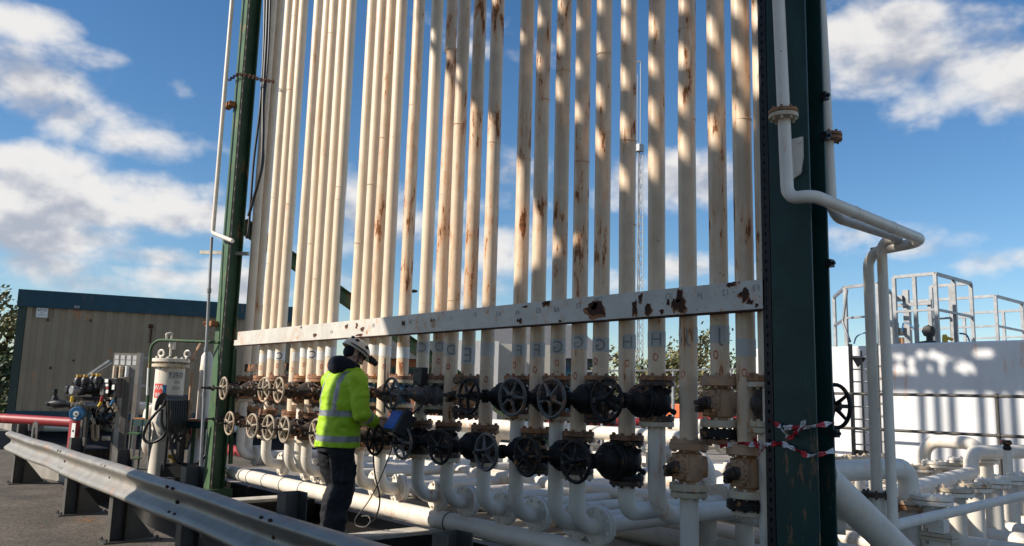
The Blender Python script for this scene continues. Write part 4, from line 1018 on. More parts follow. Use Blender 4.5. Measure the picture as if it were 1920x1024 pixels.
# --- valve skid
D = 12.0; U = D/FPX
t = thing('valve_skid', 'cluster of black actuated valves with brass caps on a galvanised frame', 'valve skid', tuple(P(170,850,d=D)))
Q = lambda x, y, dd=0: P(x, y, d=D+dd)
rx_, up_ = r0_, Vc((0,0,1)); fw_ = Vc((f_.x,f_.y,0)).normalized()
g = G(); g.sweep([Q(88,758), Q(92,757), Q(94,756), Q(104,757), Q(120,758), Q(128,758), Q(130,757), Q(138,757)], [.03,.045,.035,.075,.055,.045,.075,.07], 14)
g.sweep([Q(103,754), Q(103,746), Q(103,742)], [.055,.045,.03], 10); g.cyl(Q(103.5,743), Q(104,733), .022, n=10); g.cyl(Q(103,737), Q(104,729), .035, .028, n=10)
mk('strainer', g, M['plastic'], t)
for k, (x, y, dd) in enumerate(((147,714,0),(160,714,0),(175,711,.15),(184,712,-.1))):
    g = G(); g.lathe([(.035,-.10),(.035,-.05),(.06,-.04),(.064,.03),(.045,.06),(.03,.065)], Q(x,y+2,dd), up_, 14); g.cyl(Q(x,y+4,dd)-rx_*.075, Q(x,y+4,dd)+rx_*.07, .026, n=10)
    so_ = mk('solenoid', g, M['plastic'], t)
    g = G(); g.lathe([(.030,.0),(.034,.005),(.034,.028),(.028,.032),(.036,.036),(.034,.065),(.026,.07)], Q(x,y-3,dd), up_, 14); mk('brass_cap', g, M['brass'], so_)
for k, (xa, xb, y, dd, r, mm) in enumerate(((122,140,731,.1,.060,'plastic'),(133,150,732,-.15,.063,'galv'),(148,162,733,-.05,.070,'plastic'),(158,178,729,.05,.062,'grey'),(176,196,728,0,.055,'plastic'))):
    a, b = Q(xa,y,dd), Q(xb,y,dd+.12); g = G(); ax_ = (b-a).normalized(); L = (b-a).length; g.lathe([(r*.85,0),(r,.008),(r,.03),(r*.92,.034),(r*.92,L*.6),(r*.7,L*.62),(r*.7,L)], a, ax_, 18); mk('actuator', g, M[mm], t)
g = G()
for k, (x, y, w, h) in enumerate(((150,747,.35,.045),(172,748,.42,.05),(188,738,.22,.10),(170,736,.26,.06))): g.box(Q(x,y,.1+.03*k), (w*.75,w*.75,h), Matrix.Rotation(HEAD-R(90),3,'Z'))
mk('manifold_block', g, M['iron'], t)
for k, (x, y, r) in enumerate(((146,759,.045),(153,762,.05),(162,758,.045),(170,760,.05))):
    g = G(); g.lathe([(r*.6,-.09),(r,-.085),(r,-.06),(r*.7,-.055),(r*.7,.05),(r,.055),(r,.09)], Q(x,y,-.05), (rx_*.9+fw_*.4).normalized(), 14); mk('union', g, M['wheel_light'] if k % 2 == 0 else M['galv'], t)
g = G(); g.torus(Q(196,775,-.15), (-fw_*.9+rx_*.3), .105, .012, 26, 8); 
for k in range(3): d_ = up_*math.cos(k*2.1+.4)+rx_*math.sin(k*2.1+.4); g.cyl(Q(196,775,-.15), Q(196,775,-.15)+d_*.1, .009, n=6)
mk('handwheel', g, M['iron'], t)
g = G(); random.seed(11)
for k in range(26):
    a = Q(random.uniform(172,222), random.uniform(750,800), random.uniform(-.1,.25)); b = a+rx_*random.uniform(-.12,.12)+up_*random.uniform(-.12,.12)+fw_*random.uniform(-.08,.08)
    if k % 2: g.hose([a, a.lerp(b,.5)+up_*random.uniform(-.12,.05), b], random.uniform(.008,.018), 6, 5)
    else: g.lathe([(.02,-.04),(.034,-.035),(.034,.0),(.02,.005),(.02,.05)], a, (b-a).normalized(), 10)
mk('small_fittings', g, M['iron'], t)
for k, (x, y, mm) in enumerate(((188,757,'yellow'),(211,754,'blue'),(191,747,'red'),(135,748,'yellow'),(213,760,'wheel_light'),(217,766,'wheel_light'),(203,758,'wheel_light'),(175,790,'wheel_light'))):
    g = G(); g.lathe([(.012,-.05),(.022,-.045),(.022,.03),(.012,.04)], Q(x,y,-.14), (up_+rx_*(.5-k*.15)).normalized(), 10); mk('fitting', g, M[mm], t)
g = G(); g.box(Q(201,726,-.05), (.085,.16,.24), Matrix.Rotation(HEAD-R(90)-.5,3,'Z')); cbx = mk('control_panel', g, M['grey'], t, bev=.005)
for dy, hh, mm in ((-12,.05,'label'),(-4,.035,'label'),(1,.03,'red'),(8,.05,'label')):
    g = G(); g.box(Q(200,726+dy,-.14), (.07,.01,hh), Matrix.Rotation(HEAD-R(90)-.5,3,'Z')); mk('label_plate', g, M[mm], cbx)
g = G(); g.box(Q(219,727,-.02), (.21,.18,.28), Matrix.Rotation(HEAD-R(90)-.5,3,'Z')); cb2 = mk('junction_box', g, M['plastic'], t, bev=.006)
g = G(); g.box(Q(212.5,726,-.16), (.05,.01,.07), Matrix.Rotation(HEAD-R(90)-.5,3,'Z')); mk('label_plate', g, M['label'], cb2)
for k, (x, y0_, y1_, w) in enumerate(((158.5,760,850,.035),(165,759,850,.05),(222,745,860,.07),(232,707,860,.11),(240,707,860,.10))):
    a = Q(x,y0_,0); b = Q(x-3,y1_,0); b.x, b.y = a.x, a.y; g = G(); ww = w
    rot = Matrix.Rotation(HEAD-R(90),3,'Z'); cc = (a+b)/2; hgt = a.z-.0
    cc.z = hgt/2
    for s in (-1,1): g.box(cc+rx_*s*(w/2-.004), (.008,.05,hgt), rot)
    g.box(cc-fw_*.028, (w-.018,.006,hgt), rot)
    mk('upright', g, M['galvr'] if k in (0,3) else M['post'], t)
g = G(); 
for x in (182,192): pass
g.pipe([Q(173,795,.1), Q(174,824,.1), Q(183,826,.1), Q(183,795,.1)], .024, .06, 12); mk('drain_pipe', g, M['cream'], t)
g = G(); g.pipe([Q(183,800,.12), Q(181,826,.1)], .022, .06, 12); g.cyl(Q(192,822,.1), Q(205,822,.1), .035, n=12); mk('drain_pipe', g, M['cream'], t)
g = G(); g.bb(Q(150,838,.3)-Vc((.4,.2,.5)), Q(150,838,.3)+Vc((.5,.3,.0))); mk('base_frame', g, M['iron'], t)
# blue meter on a red standpipe
t = thing('flow_meter', 'round blue meter head in front of the red standpipe', 'meter', tuple(P(145,776,d=11.8)))
ax_ = (-fw_+rx_*.12).normalized(); cc = P(145,776,d=11.75)
g = G(); g.lathe([(.095,-.06),(.102,-.05),(.102,.03),(.092,.042)], cc, ax_, 28); mk('housing', g, M['blue'], t)
g = G(); g.lathe([(.040,.042),(.040,.048),(.012,.050)], cc, ax_, 20); hb_ = mk('hub', g, M['label'], t)
g = G(); g.cyl(cc+ax_*.049, cc+ax_*.058, .012, n=10); mk('bolt', g, M['iron'], hb_)
g = G(); g.box(cc+ax_*.044-up_*.062-rx_*.02, (.055,.004,.022), Matrix.Rotation(HEAD-R(90),3,'Z')); mk('label_plate', g, M['label'], t)
t = thing('standpipe', 'red standpipe with a white label below the blue meter', 'pipe', tuple(P(145,830,d=12)))
a = P(147,788,d=12.05); g = G(); g.sweep([a, Vc((a.x,a.y,0))], .115, 20); g.sweep([a-rx_*.0+up_*.06, a], [.07,.115], 20); mk('pipe', g, M['red'], t)
g = G(); q = P(137.5,808,d=11.9)
g.box(q, (.07,.01,.22), Matrix.Rotation(HEAD-R(90)-.35,3,'Z')); lb = mk('label_plate', g, M['label'], t)
g = G(); g.cyl(q-fw_*.008, q-fw_*.013, .014, n=10); mk('mark', g, M['ink'], lb)
# gauge board
DB = 12.5; QB = lambda x, y, dd=0: P(x, y, d=DB+dd)
t = thing('gauge_board', 'galvanised upright board with rows of cream gauge tubes and white labels', 'gauge board', tuple(QB(240,850)))
p00, p10, p01 = QB(206,742), QB(254,742), QB(208,661); ex = (p10-p00); ex.z = 0; wB = ex.length; ex.normalize(); hB = p01.z-p00.z; bn = Vc((ex.y,-ex.x,0))
def bbx(g, a0, a1, b0, b1, h0, h1):
    q = [p00+ex*a0+bn*b0, p00+ex*a1+bn*b0, p00+ex*a1+bn*b1, p00+ex*a0+bn*b1]; g.add([v+up_*z for z in (h0,h1) for v in q], [(0,1,5,4),(1,2,6,5),(2,3,7,6),(3,0,4,7),(0,3,2,1),(4,5,6,7)]); return g
g = G(); bbx(g,0,wB,0,-.03,-.25,hB); bbx(g,wB-.03,wB+.03,.02,-.10,-p00.z,hB+.01); mk('board', g, M['galvr'], t)
for k in range(4):
    x = wB*(.04+.24*k); mk('label_plate', bbx(G(),x+.005,x+wB*.17,.004,.001,hB-.10,hB-.035), M['label'], t); mk('label_plate', bbx(G(),x+.005,x+wB*.18,.004,.001,hB-.18,hB-.11), M['label'], t)
    if k < 3:
        g = G(); a = p00+ex*(x+wB*.085)+bn*.02; g.cyl(a-up_*.2, a+up_*(hB-.20), .028, n=10); mk('gauge_tube', g, M['cream'] if k < 2 else M['label'], t)
t2_ = G(); t2_.bar(Q(160,707,.6), QB(206,676,.1), .035, .035); t2_.bar(Q(168,706,.6), QB(210,680,.1), .03, .03); mk('strut', t2_, M['galv'], t)
g = G(); g.bar(QB(255,672,.3), QB(280,671,.5), .025, .03); g.bar(QB(255,723,.3), QB(280,724,.5), .025, .03); mk('arm', g, M['galv'], t)
# filter vessel
DV = 11.6; QV = lambda x, y, dd=0: P(x, y, d=DV+dd)
t = thing('filter_vessel', 'white upright filter vessel with flanged lid, lifting eyes and red label', 'vessel', tuple(QV(318,880)))
cx = QV(319,700); cx0 = Vc((cx.x,cx.y,0)); zl_ = QV(319,676).z; zm = QV(300,785).z; rv = 26*DV/FPX
g = G(); g.lathe([(.10,zm-.30),(rv*.75,zm-.18),(rv*.97,zm-.05),(rv,zm+.02),(rv,zl_-.06),(rv*.9,zl_-.05)], cx0, up_, 30); g.cyl(cx0-rx_*.06, cx0-rx_*.06+up_*(zm-.1), .125, n=22)
mk('shell', g, M['white'], t)
g = G(); g.flange(cx0+up_*(zl_-.075), up_, 33*DV/FPX, .045, 12, .014, .02); mk('flange', g, M['cream'], t)
g = G(); g.flange(cx0+up_*(zl_-.0), up_, 33*DV/FPX, .05, 12, .014, .03); mk('lid', g, M['white'], t)
for x in (302,351):
    g = G(); q = QV(x,668); g.torus(Vc((q.x,q.y,zl_+.10)), rx_*.3+fw_*.95, .045, .014, 20, 8); g.cyl((q.x,q.y,zl_), (q.x,q.y,zl_+.06), .016, n=8); mk('lifting_eye', g, M['white'], t)
g = G(); q = QV(319,668,-.1); g.pipe([q, Vc((q.x,q.y,QV(321,624).z)), QV(312,626,-.1), QV(313,640,-.1)], .014, .02, 10); g.cyl((q.x,q.y,QV(321,652).z), (q.x,q.y,QV(321,640).z), .03, n=10); g.cyl(q+rx_*.04+up_*.10, q+rx_*.04+up_*.2, .022, n=10); mk('vent_pipe', g, M['white'], t)
avw = math.atan2(-cx0.y, -cx0.x)
def patch(a0, a1, z0_, z1_, off=.003): 
    g = G(); n = 10; vs = []
    for k in range(n+1):
        a = avw+a0+(a1-a0)*k/n; vs += [cx0+Vc((math.cos(a)*(rv+off), math.sin(a)*(rv+off), z0_)), cx0+Vc((math.cos(a)*(rv+off), math.sin(a)*(rv+off), z1_))]
    g.add(vs, [(2*k,2*k+2,2*k+3,2*k+1) for k in range(n)]); return g
zz = lambda y: QV(320,y).z
pl_ = mk('name_plate', patch(-.10,.95,zz(711),zz(697)), M['labelgrey'], t)
g = G(); text_cyl(g, 'SS-FLT', .085, (cx0.x,cx0.y,zz(707)), rv+.005, avw+.47, True, .95); mk('lettering', g, M['ink'], pl_)
mk('name_plate', patch(.30,.75,zz(720),zz(713)), M['labelgrey'], t); mk('name_plate', patch(.20,.80,zz(731),zz(724)), M['labelgrey'], t)
rl = mk('warning_label', patch(-1.15,-.42,zz(746),zz(720)), mat('red_label', (.62,.05,.035), .45, bump=0), t)
g = G(); text_cyl(g, 'AW', .09, (cx0.x,cx0.y,zz(731)), rv+.005, avw-.78, True, 1.1); text_cyl(g, '98', .08, (cx0.x,cx0.y,zz(744)), rv+.005, avw-.78, True, 1.1); mk('lettering', g, M['label'], rl)
mk('blue_label', patch(-.40,-.15,zz(742),zz(722)), M['blue'], t)
g = G(); q = QV(303,872,-.2); g.box(q, (.16,.12,.14), Matrix.Rotation(HEAD-R(90),3,'Z')); mk('foot_bracket', g, M['white'], t)
# white inlet elbow by the vessel, smaller column and clutter pipes
g = G(); g.pipe([QV(300,768,.3), QV(281,768,.2), QV(278,800,.1), QV(277,840,.1), QV(300,862,.3)], .085, .16, 18); tag(mk('inlet_pipe', g, M['white']), 'white curved inlet pipe on the left of the filter vessel', 'pipe')
g = G(); q = QV(386,700,.35); g.sweep([Vc((q.x,q.y,zz(655))), Vc((q.x,q.y,zz(664))), Vc((q.x,q.y,zz(690))), Vc((q.x,q.y,.1))], [.04,.08,.088,.088], 18); tag(mk('small_vessel', g, M['white']), 'slim white cylinder partly hidden behind the green left column', 'vessel')
g = G(); q = QV(361,690,-.1); g.cyl((q.x,q.y,zz(695)), (q.x,q.y,zz(835)), .022, n=10); g.lathe([(.02,0),(.04,.01),(.04,.10),(.02,.12)], (q.x,q.y,zz(825)), up_, 10); g.bar(QV(362,668), QV(377,643), .03, .03); g.cyl(QV(358,674), QV(366,672), .03, n=8)
tag(mk('sample_line', g, M['peach']), 'thin peach sample line with a rusty lever beside the filter vessel', 'pipe')
g = G(); g.sweep([QV(352,800,.6), QV(362,816,.6)], .11, 14); tag(mk('red_fitting', g, M['red']), 'red pipe fitting glimpsed behind the hose reel', 'fitting')
g = G(); g.pipe([QV(345,884,-.1), QV(361,883,-.1), QV(364,845,0), QV(372,826,.1), QV(392,824,.3)], .085, .17, 18); g.torus(QV(365,851,0), up_, .086, .006, 18, 6); tag(mk('white_pipe', g, M['white']), 'white double bend pipe at the foot of the green left column', 'pipe')
t = thing('yellow_valve', 'small yellow wheel valve on a white stub low behind the guardrail', 'valve', tuple(QV(318,866)))
g = G(); g.torus(QV(317,866,-.1), (rx_*.5-fw_), .075, .03, 20, 8); mk('wheel', g, M['yellow'], t)
g = G(); g.cyl(QV(321,868,0), QV(329,868,.3), .07, n=14); g.cyl(QV(328,856,0), QV(328,850,0), .03, n=10); mk('body', g, M['cream'], t)
g = G(); g.sweep([QV(235,762,1.0), QV(300,770,1.3)], .10, 16); tag(mk('white_pipe', g, M['white']), 'white horizontal pipe behind the gauge board', 'pipe')
g = G(); g.cyl(QV(281,790,-.25), QV(278,905,-.25), .02, n=8); g.box(QV(281,812,-.25), (.04,.04,.10)); tag(mk('tube_stand', g, M['galv']), 'thin grey stand pipe left of the filter vessel', 'pipe')
# access platform with green handrail
DP = 11.3; QP = lambda x, y, dd=0: P(x, y, d=DP+dd)
t = thing('access_platform', 'green access platform with rusty tread and one arched handrail', 'platform', tuple(QP(300,880)))
a, b = QP(250,786,.3), QP(406,790,-.1); ex2 = (b-a); ex2.z = 0; L2 = ex2.length; ex2.normalize(); n2_ = Vc((-ex2.y,ex2.x,0))
z2 = QP(300,788).z
g = G(); q = [a, a+ex2*L2, a+ex2*L2+n2_*.55, a+n2_*.55]; g.add([Vc((v.x,v.y,z)) for z in (z2-.015,z2+.012) for v in q], [(0,1,5,4),(1,2,6,5),(2,3,7,6),(3,0,4,7),(0,3,2,1),(4,5,6,7)]); mk('tread', g, M['rustline'], t)
g = G(); cc = a+ex2*(L2/2)-n2_*.012; cc.z = z2-.05; g.box(cc, (L2,.02,.09), Matrix.Rotation(math.atan2(ex2.y,ex2.x),3,'Z')); mk('edge', g, M['teal'], t)
g = G(); g.pipe([QP(275,786,-.02), QP(283.5,637,-.02), QP(410,642,-.2)], .021, .17, 12); hr_ = mk('handrail', g, M['green'], t)
g = G(); g.cyl(QP(277.2,741,-.021), QP(279.6,690,-.021), .0225, n=12); mk('white_sleeve', g, M['label'], hr_)
for x in (243, 262):
    g = G(); p1 = QP(x+6,790,-.05); p2 = QP(x-2,862,-.45); p2.z = .0; g.bar(p1, p2, .02, .13); mk('stringer', g, M['teal'], t)
for y in (812, 858):
    g = G(); p1 = QP(242,y,-.15-.004*(y-790)); p2 = QP(262,y+2,-.15-.004*(y-790)); g.bar(p1, p2, .02, .12, up=(0,1,0)); mk('step', g, M['green'], t)
for x in (365, 384):
    g = G(); p1 = QP(x,792,.1); g.bar(p1, Vc((p1.x,p1.y,0)), .04, .04); mk('leg', g, M['green'], t)
# hose reel
DH = 11.0; QH = lambda x, y, dd=0: P(x, y, d=DH+dd)
t = thing('hose_reel', 'black hose saddle on a dark post hung with loops of hose', 'hose reel', tuple(QH(312,880)))
def saddle(cxp, cyp, dd, w, h):
    o = QH(cxp, cyp, dd); out = []; inn = []
    for k in range(13):
        a = math.pi*k/12; out.append((w*math.cos(a), h*math.sin(a))); inn.append((w*.52*math.cos(a), h*.50*math.sin(a)-.02))
    g = G(); ex = (rx_*.8+fw_*.6).normalized(); n = 13; dz = (fw_*.8-rx_*.6)*.03
    vs = [o+ex*x+up_*z for x, z in out]+[o+ex*x+up_*z for x, z in inn]; vs += [v+dz for v in vs]
    fs = [(k,k+1,n+k+1,n+k) for k in range(n-1)]+[(2*n+k,3*n+k,3*n+k+1,2*n+k+1) for k in range(n-1)]+[(k,2*n+k,2*n+k+1,k+1) for k in range(n-1)]+[(n+k,n+k+1,3*n+k+1,3*n+k) for k in range(n-1)]+[(0,n,3*n,2*n),(n-1,3*n-1,4*n-1,2*n-1)]
    g.add(vs, fs); return g
mk('saddle', saddle(304,769,0,.095,.235), M['plastic'], t); mk('saddle', saddle(346,768,.5,.095,.205), M['plastic'], t)
g = G(); g.sweep([QH(305,750,.03), QH(347,752,.5)], .075, 14); mk('drum', g, M['plastic'], t)
g = G(); a = QH(345,765,.35); g.bar(a, Vc((a.x,a.y,0)), .10, .08); mk('post', g, M['plastic'], t)
g = G(); g.box(QH(338,882,.2), (.42,.3,.16), Matrix.Rotation(HEAD-R(90),3,'Z')); mk('base', g, M['black'], t)
t = thing('rubber_hose', 'black rubber hose looped over the saddle and trailing to the ground', 'hose', tuple(QH(312,860,-.1)))
for k, pts in enumerate([[(311,750),(305,762),(292,775),(276,796),(269,818),(276,829),(292,828),(308,816),(314,795),(313,765),(316,750)],
    [(316,752),(316,800),(312,840),(308,880)],
    [(304,768),(303,790),(308,805),(318,815),(321,840),(330,862),(350,871),(370,868),(388,850),(396,820),(401,780),(404,740),(405,700)],
    [(397,812),(394,790),(396,772),(402,768),(406,785),(402,806),(397,815)]]):
    g = G(); g.hose([QH(x, y, -.10-.01*k+(.0025*(x-300) if x > 330 else 0)) for x, y in pts], .019, 10, 7); mk('hose_run', g, M['black'], t)
for k in range(8):
    x0_ = 318+k*4.2; yb_ = 812+8*math.sin(k*1.9)+ (6 if k<4 else 0); g = G()
    g.hose([QH(x0_,752,.02+.05*k), QH(x0_-2,790,-.08+.05*k), QH(x0_-3,yb_,-.06+.05*k), QH(x0_+3,yb_+6,.0+.05*k), QH(x0_+8,yb_-6,.04+.05*k), QH(x0_+6,780,.06+.05*k), QH(x0_+4,752,.1+.05*k)], .0185, 10, 7); mk('hose_loop', g, M['black'], t)
g = G(); g.bar(QH(305,873,-.1), QH(378,873,-.1), .03, .03); tag(mk('low_bar', g, M['iron']), 'dark horizontal bar low beside the hose', 'bar')
# kerb and stub behind the guardrail end
g = G(); q0 = P(45,886,d=12.6); q1 = P(150,905,d=11.4); g.bar(Vc((q0.x,q0.y,.14)), Vc((q1.x,q1.y,.14)), .25, .28); tag(mk('kerb', g, M['concrete']), 'low concrete kerb behind the end of the crash barrier', 'kerb')
q = P(60,880,d=12.4); g = G(); g.cyl((q.x,q.y,0), (q.x,q.y,.42), .10, n=18); g.lathe([(.10,.24),(.112,.245),(.112,.27),(.10,.275)], (q.x,q.y,0), up_, 18); tag(mk('pipe_stub', g, M['white']), 'short pale pipe stub behind the end of the crash barrier', 'pipe stub')

g = G(); rnd = random.Random(3)
for k in range(150):
    cx_, cy_ = ((165,975) if k < 90 else (rnd.uniform(20,420), rnd.uniform(905,1020)))
    q = P(cx_+rnd.gauss(0,12 if k < 90 else 3), cy_+rnd.gauss(0,2.5), z=.006); s_ = rnd.uniform(.006,.018); a_ = rnd.uniform(0,6.28); x = Vc((math.cos(a_),math.sin(a_),rnd.uniform(-.2,.2))); y = Vc((-math.sin(a_),math.cos(a_),rnd.uniform(-.2,.2)))
    g.add([q-x*s_, q-y*s_*.5, q+x*s_, q+y*s_*.5], [(0,1,2,3)])
o = mk('leaf_litter', g, M['rustline']); o['kind'] = 'stuff'; tag(o, 'scattered brown dead leaves on the asphalt before the barrier', 'leaves')
q = P(63,900,z=.008); g = G(); vs = [q+Vc((a,b_,.006*((i*7)%3))) for i,(a,b_) in enumerate(((-.10,-.05),(.02,-.07),(.12,.0),(.06,.07),(-.05,.05)))]; g.add(vs, [(0,1,2,3,4)])
tag(mk('paper_scrap', g, M['label']), 'scrap of white paper lying by the first barrier post', 'litter')
for (px, py, rx, ry) in ((255,990,.30,.14),):
    q = P(px, py, z=.004); g = G(); n = 22; vs = [q]+[q+Vc((rx*(1+.35*noise.noise(Vector((math.cos(k*.2856)*2,math.sin(k*.2856)*2,px)))) *math.cos(2*math.pi*k/n), ry*(1+.35*noise.noise(Vector((math.cos(k*.2856)*2,math.sin(k*.2856)*2,px+9))))*math.sin(2*math.pi*k/n), 0)) for k in range(n)]
    g.add(vs, [(0,k+1,(k+1)%n+1) for k in range(n)]); o = mk('oil_stain', g, OIL if 'OIL' in globals() else globals().setdefault('OIL', mat('oil_stain', (.075,.062,.048), .75, var=.3, bump=.4, bs=90, grain=.7))); o['kind'] = 'structure'
# ================================================================== RIGHT YARD
WY = 13.5
X1 = P(1671,760,Y=WY).x; ztop = P(1671,644.5,Y=WY).z
t = thing('storage_tank', 'big white rectangular tank wall on the right crossed by pipe shadows', 'tank', (X1+4, WY, 0))
g = G(); g.bb((X1,WY,0), (X1+12,WY+7,ztop)); mk('shell', g, M['wall'], t, bev=.03)
X0 = P(1402,760,Y=WY+.35).x; zt2 = P(1610,648.7,Y=WY+.35).z
t = thing('storage_tank', 'white rectangular tank wall with a ladder just right of the dark column', 'tank', ((X0+X1)/2, WY+.35, 0))
g = G(); g.bb((X0,WY+.35,0), (X1-.03,WY+7,zt2)); mk('shell', g, M['wall'], t, bev=.03)
# ladder
t = thing('ladder', 'grey steel ladder fixed to the white tank wall', 'ladder', tuple(P(1632,850,Y=WY)))
xa, xb = P(1596,750,Y=WY+.1).x, P(1645,750,Y=WY+.1).x
for x in (xa, xb):
    g = G(); g.bb((x-.022,WY+.10,.35),(x+.022,WY+.165,zt2+.02)); mk('stile', g, M['post'], t)
xm = P(1616,750,Y=WY+.1).x
g = G(); g.bb((xm-.012,WY+.12,.5),(xm+.012,WY+.15,zt2-.1)); mk('stile', g, M['post'], t)
z = .5
while z < zt2: 
    g = G(); g.cyl((xa+.0225,WY+.13,z), (xb-.0225,WY+.13,z), .013, n=8); mk('rung', g, M['galv'], t); z += .21
for z in (zt2-.18, .62):
    g = G(); g.prism([(0,0),(.22,-.01),(.22,-.07),(.08,-.2),(0,-.06)], (xa+.0225,WY+.16,z), (1,0,0), (0,0,1), (0,.012,0))
    mk('bracket', g, M['post'], t)
# railings on the tank roofs
def rail_frame(name, label, corners, zb, zt, mids=(), rails=(1,.48), w=.055):
    t = thing(name, label, 'railing', (corners[0][0], corners[0][1], zb)); 
    for i, (x, y) in enumerate(corners):
        g = G(); g.bb((x-w/2,y-w/2,zb),(x+w/2,y+w/2,zt-.003)); mk('post', g, M['galv'], t)
    for i in range(len(corners)-1):
        a, b = Vc((*corners[i],0)), Vc((*corners[i+1],0)); d = (b-a).normalized()
        for f in mids:
            q = a.lerp(b,f); g = G(); g.bb((q.x-w/2,q.y-w/2,zb),(q.x+w/2,q.y+w/2,zt-.003)); mk('post', g, M['galv'], t)
        for k, r in enumerate(rails):
            z = zb+(zt-zb)*r; g = G(); a2, b2 = a+d*(w/2+.001 if r < 1 else -.0), b-d*(w/2+.001 if r < 1 else 0); g.bar(a2+Vc((0,0,z)), b2+Vc((0,0,z)), .05, .05 if r == 1 else .035); mk('rail', g, M['galv'], t)
    return t
B = P(1753,513,Y=WY+.15); A = P(1676,521,Y=WY+.15); Cc = P(1820,537,X=B.x); zt1 = B.z
rail_frame('roof_railing', 'nearest square grey guard rail on the big tank roof', [(A.x,B.y),(B.x,B.y),(B.x,Cc.y),(A.x,Cc.y)], ztop, zt1, (.5,))
Dq = P(1866,555,z=zt1-.03); Eq = P(1795,561,z=zt1-.03); Fq = P(1914,575,z=zt1-.03)
rail_frame('roof_railing', 'farther grey guard rail on the big tank roof at the right edge', [(Dq.x-1.6,Dq.y),(Dq.x,Dq.y),(Dq.x,Dq.y+2.8),(Dq.x-1.6,Dq.y+2.8)], ztop, zt1-.03, (.5,))
a0 = P(1562,531,z=zt1); a1 = P(1600,520,z=zt1); a2 = P(1668,533,z=zt1)
rail_frame('roof_railing', 'grey guard rail round the top of the ladder behind the white pipes', [(P(1563,532,Y=15.2).x,15.2),(P(1584,530,Y=14.0).x,14.0),(P(1645,527,Y=13.9).x,13.9),(P(1668,533,Y=15.0).x,15.0)], zt2, zt1-.05, ())
q0_ = P(1590,600,Y=WY+.2); g = G(); g.pipe([(P(1588,530,Y=WY+.3).x,WY+.3,zt1-.12),(P(1580,600,Y=WY+.3).x,WY+.3,zt2+.42),(xa,WY+.13,zt2+.06)], .022, .1, 10); tag(mk('ladder_grab_rail', g, M['galv']), 'bent grey grab rail above the top of the ladder', 'rail')
# fittings on the roof
t = thing('roof_valve', 'black valve actuator on a pedestal on the tank roof', 'valve', tuple(P(1691,642,Y=WY+.8)))
q = P(1690,640,Y=WY+.8); g = G(); g.cyl((q.x,q.y,ztop), (q.x,q.y,ztop+.16), .05, n=12); g.flange((q.x,q.y,ztop+.02), up_, .10, .04, 6); mk('pedestal', g, M['peach'], t)
g = G(); g.box((q.x,q.y,ztop+.26), (.16,.13,.13)); g.cyl((q.x-.05,q.y,ztop+.32),(q.x-.05,q.y,ztop+.42), .02, n=8); mk('actuator', g, M['plastic'], t, bev=.01)
g = G(); q = P(1743,640,Y=WY+.5); g.lathe([(.16,0),(.16,.05),(.05,.07),(.05,.13)], (q.x,q.y,ztop), up_, 20); g.lathe([(.09,-.06),(.105,-.05),(.105,.05),(.09,.06)], (q.x,q.y,ztop+.22), (.2,-1,0), 8); tag(mk('roof_hatch', g, M['post']), 'round grey vent head on the tank roof between rail posts', 'vent')
g = G(); q = P(1772,640,Y=WY+.5); g.lathe([(.03,0),(.045,.02),(.04,.12),(.03,.16)], (q.x,q.y,ztop), up_, 12); g.cyl((q.x,q.y,ztop+.12),(q.x+.12,q.y,ztop+.07), .025, n=8); tag(mk('gas_detector', g, M['yellow']), 'small yellow detector on the tank roof', 'detector')
g = G(); q = P(1686,560,Y=WY+1.2); g.box(q, (.14,.1,.10)); g.bar((q.x+.1,q.y+.05,ztop), (q.x+.1,q.y+.05,q.z+.15), .10, .06); g.bar((q.x+.5,q.y+.05,ztop), (q.x+.5,q.y+.05,q.z-.05), .06, .06); g.bar((q.x-.05,q.y,q.z-.12), (q.x+.55,q.y,q.z-.12), .05, .05); tag(mk('instrument_stand', g, M['galv']), 'grey instrument stand inside the square guard rail', 'stand')
for k, pts in enumerate([[(1601,645),(1606,632),(1618,625),(1632,626),(1643,636)], [(1692,622),(1694,606),(1705,608),(1717,619),(1722,610),(1715,600)], [(1799,625),(1812,628),(1818,640)]]):
    g = G(); g.hose([P(x, y, Y=WY+.7) for x, y in pts], .014, 6); tag(mk('cable', g, M['blue']), ['blue cable arching over the ladder top','blue cable looping above the black roof actuator','short blue cable by the right rail post'][k], 'cable', 'roof cables')
# handrail in front of the tank
t = thing('yard_handrail', 'grey tubular handrail standing in front of the white tank', 'handrail', (P(1872,900,Y=12.4).x, 12.4, 0))
zr1, zr2 = P(1872,743,Y=12.4).z, P(1872,817,Y=12.4).z
for z in (zr1, zr2): g = G(); g.cyl((-9.4,12.4,z), (2,12.4,z), .022, n=10); mk('rail', g, M['post'], t)
for px in (1872, 1500, 2300):
    x = P(px,800,Y=12.4).x; g = G(); g.cyl((x,12.4,0), (x,12.4,zr1), .024, n=10); g.ball((x,12.4,zr1), .04, nu=12, nv=8); g.ball((x,12.4,zr2), .042, nu=12, nv=8); mk('post', g, M['post'], t)
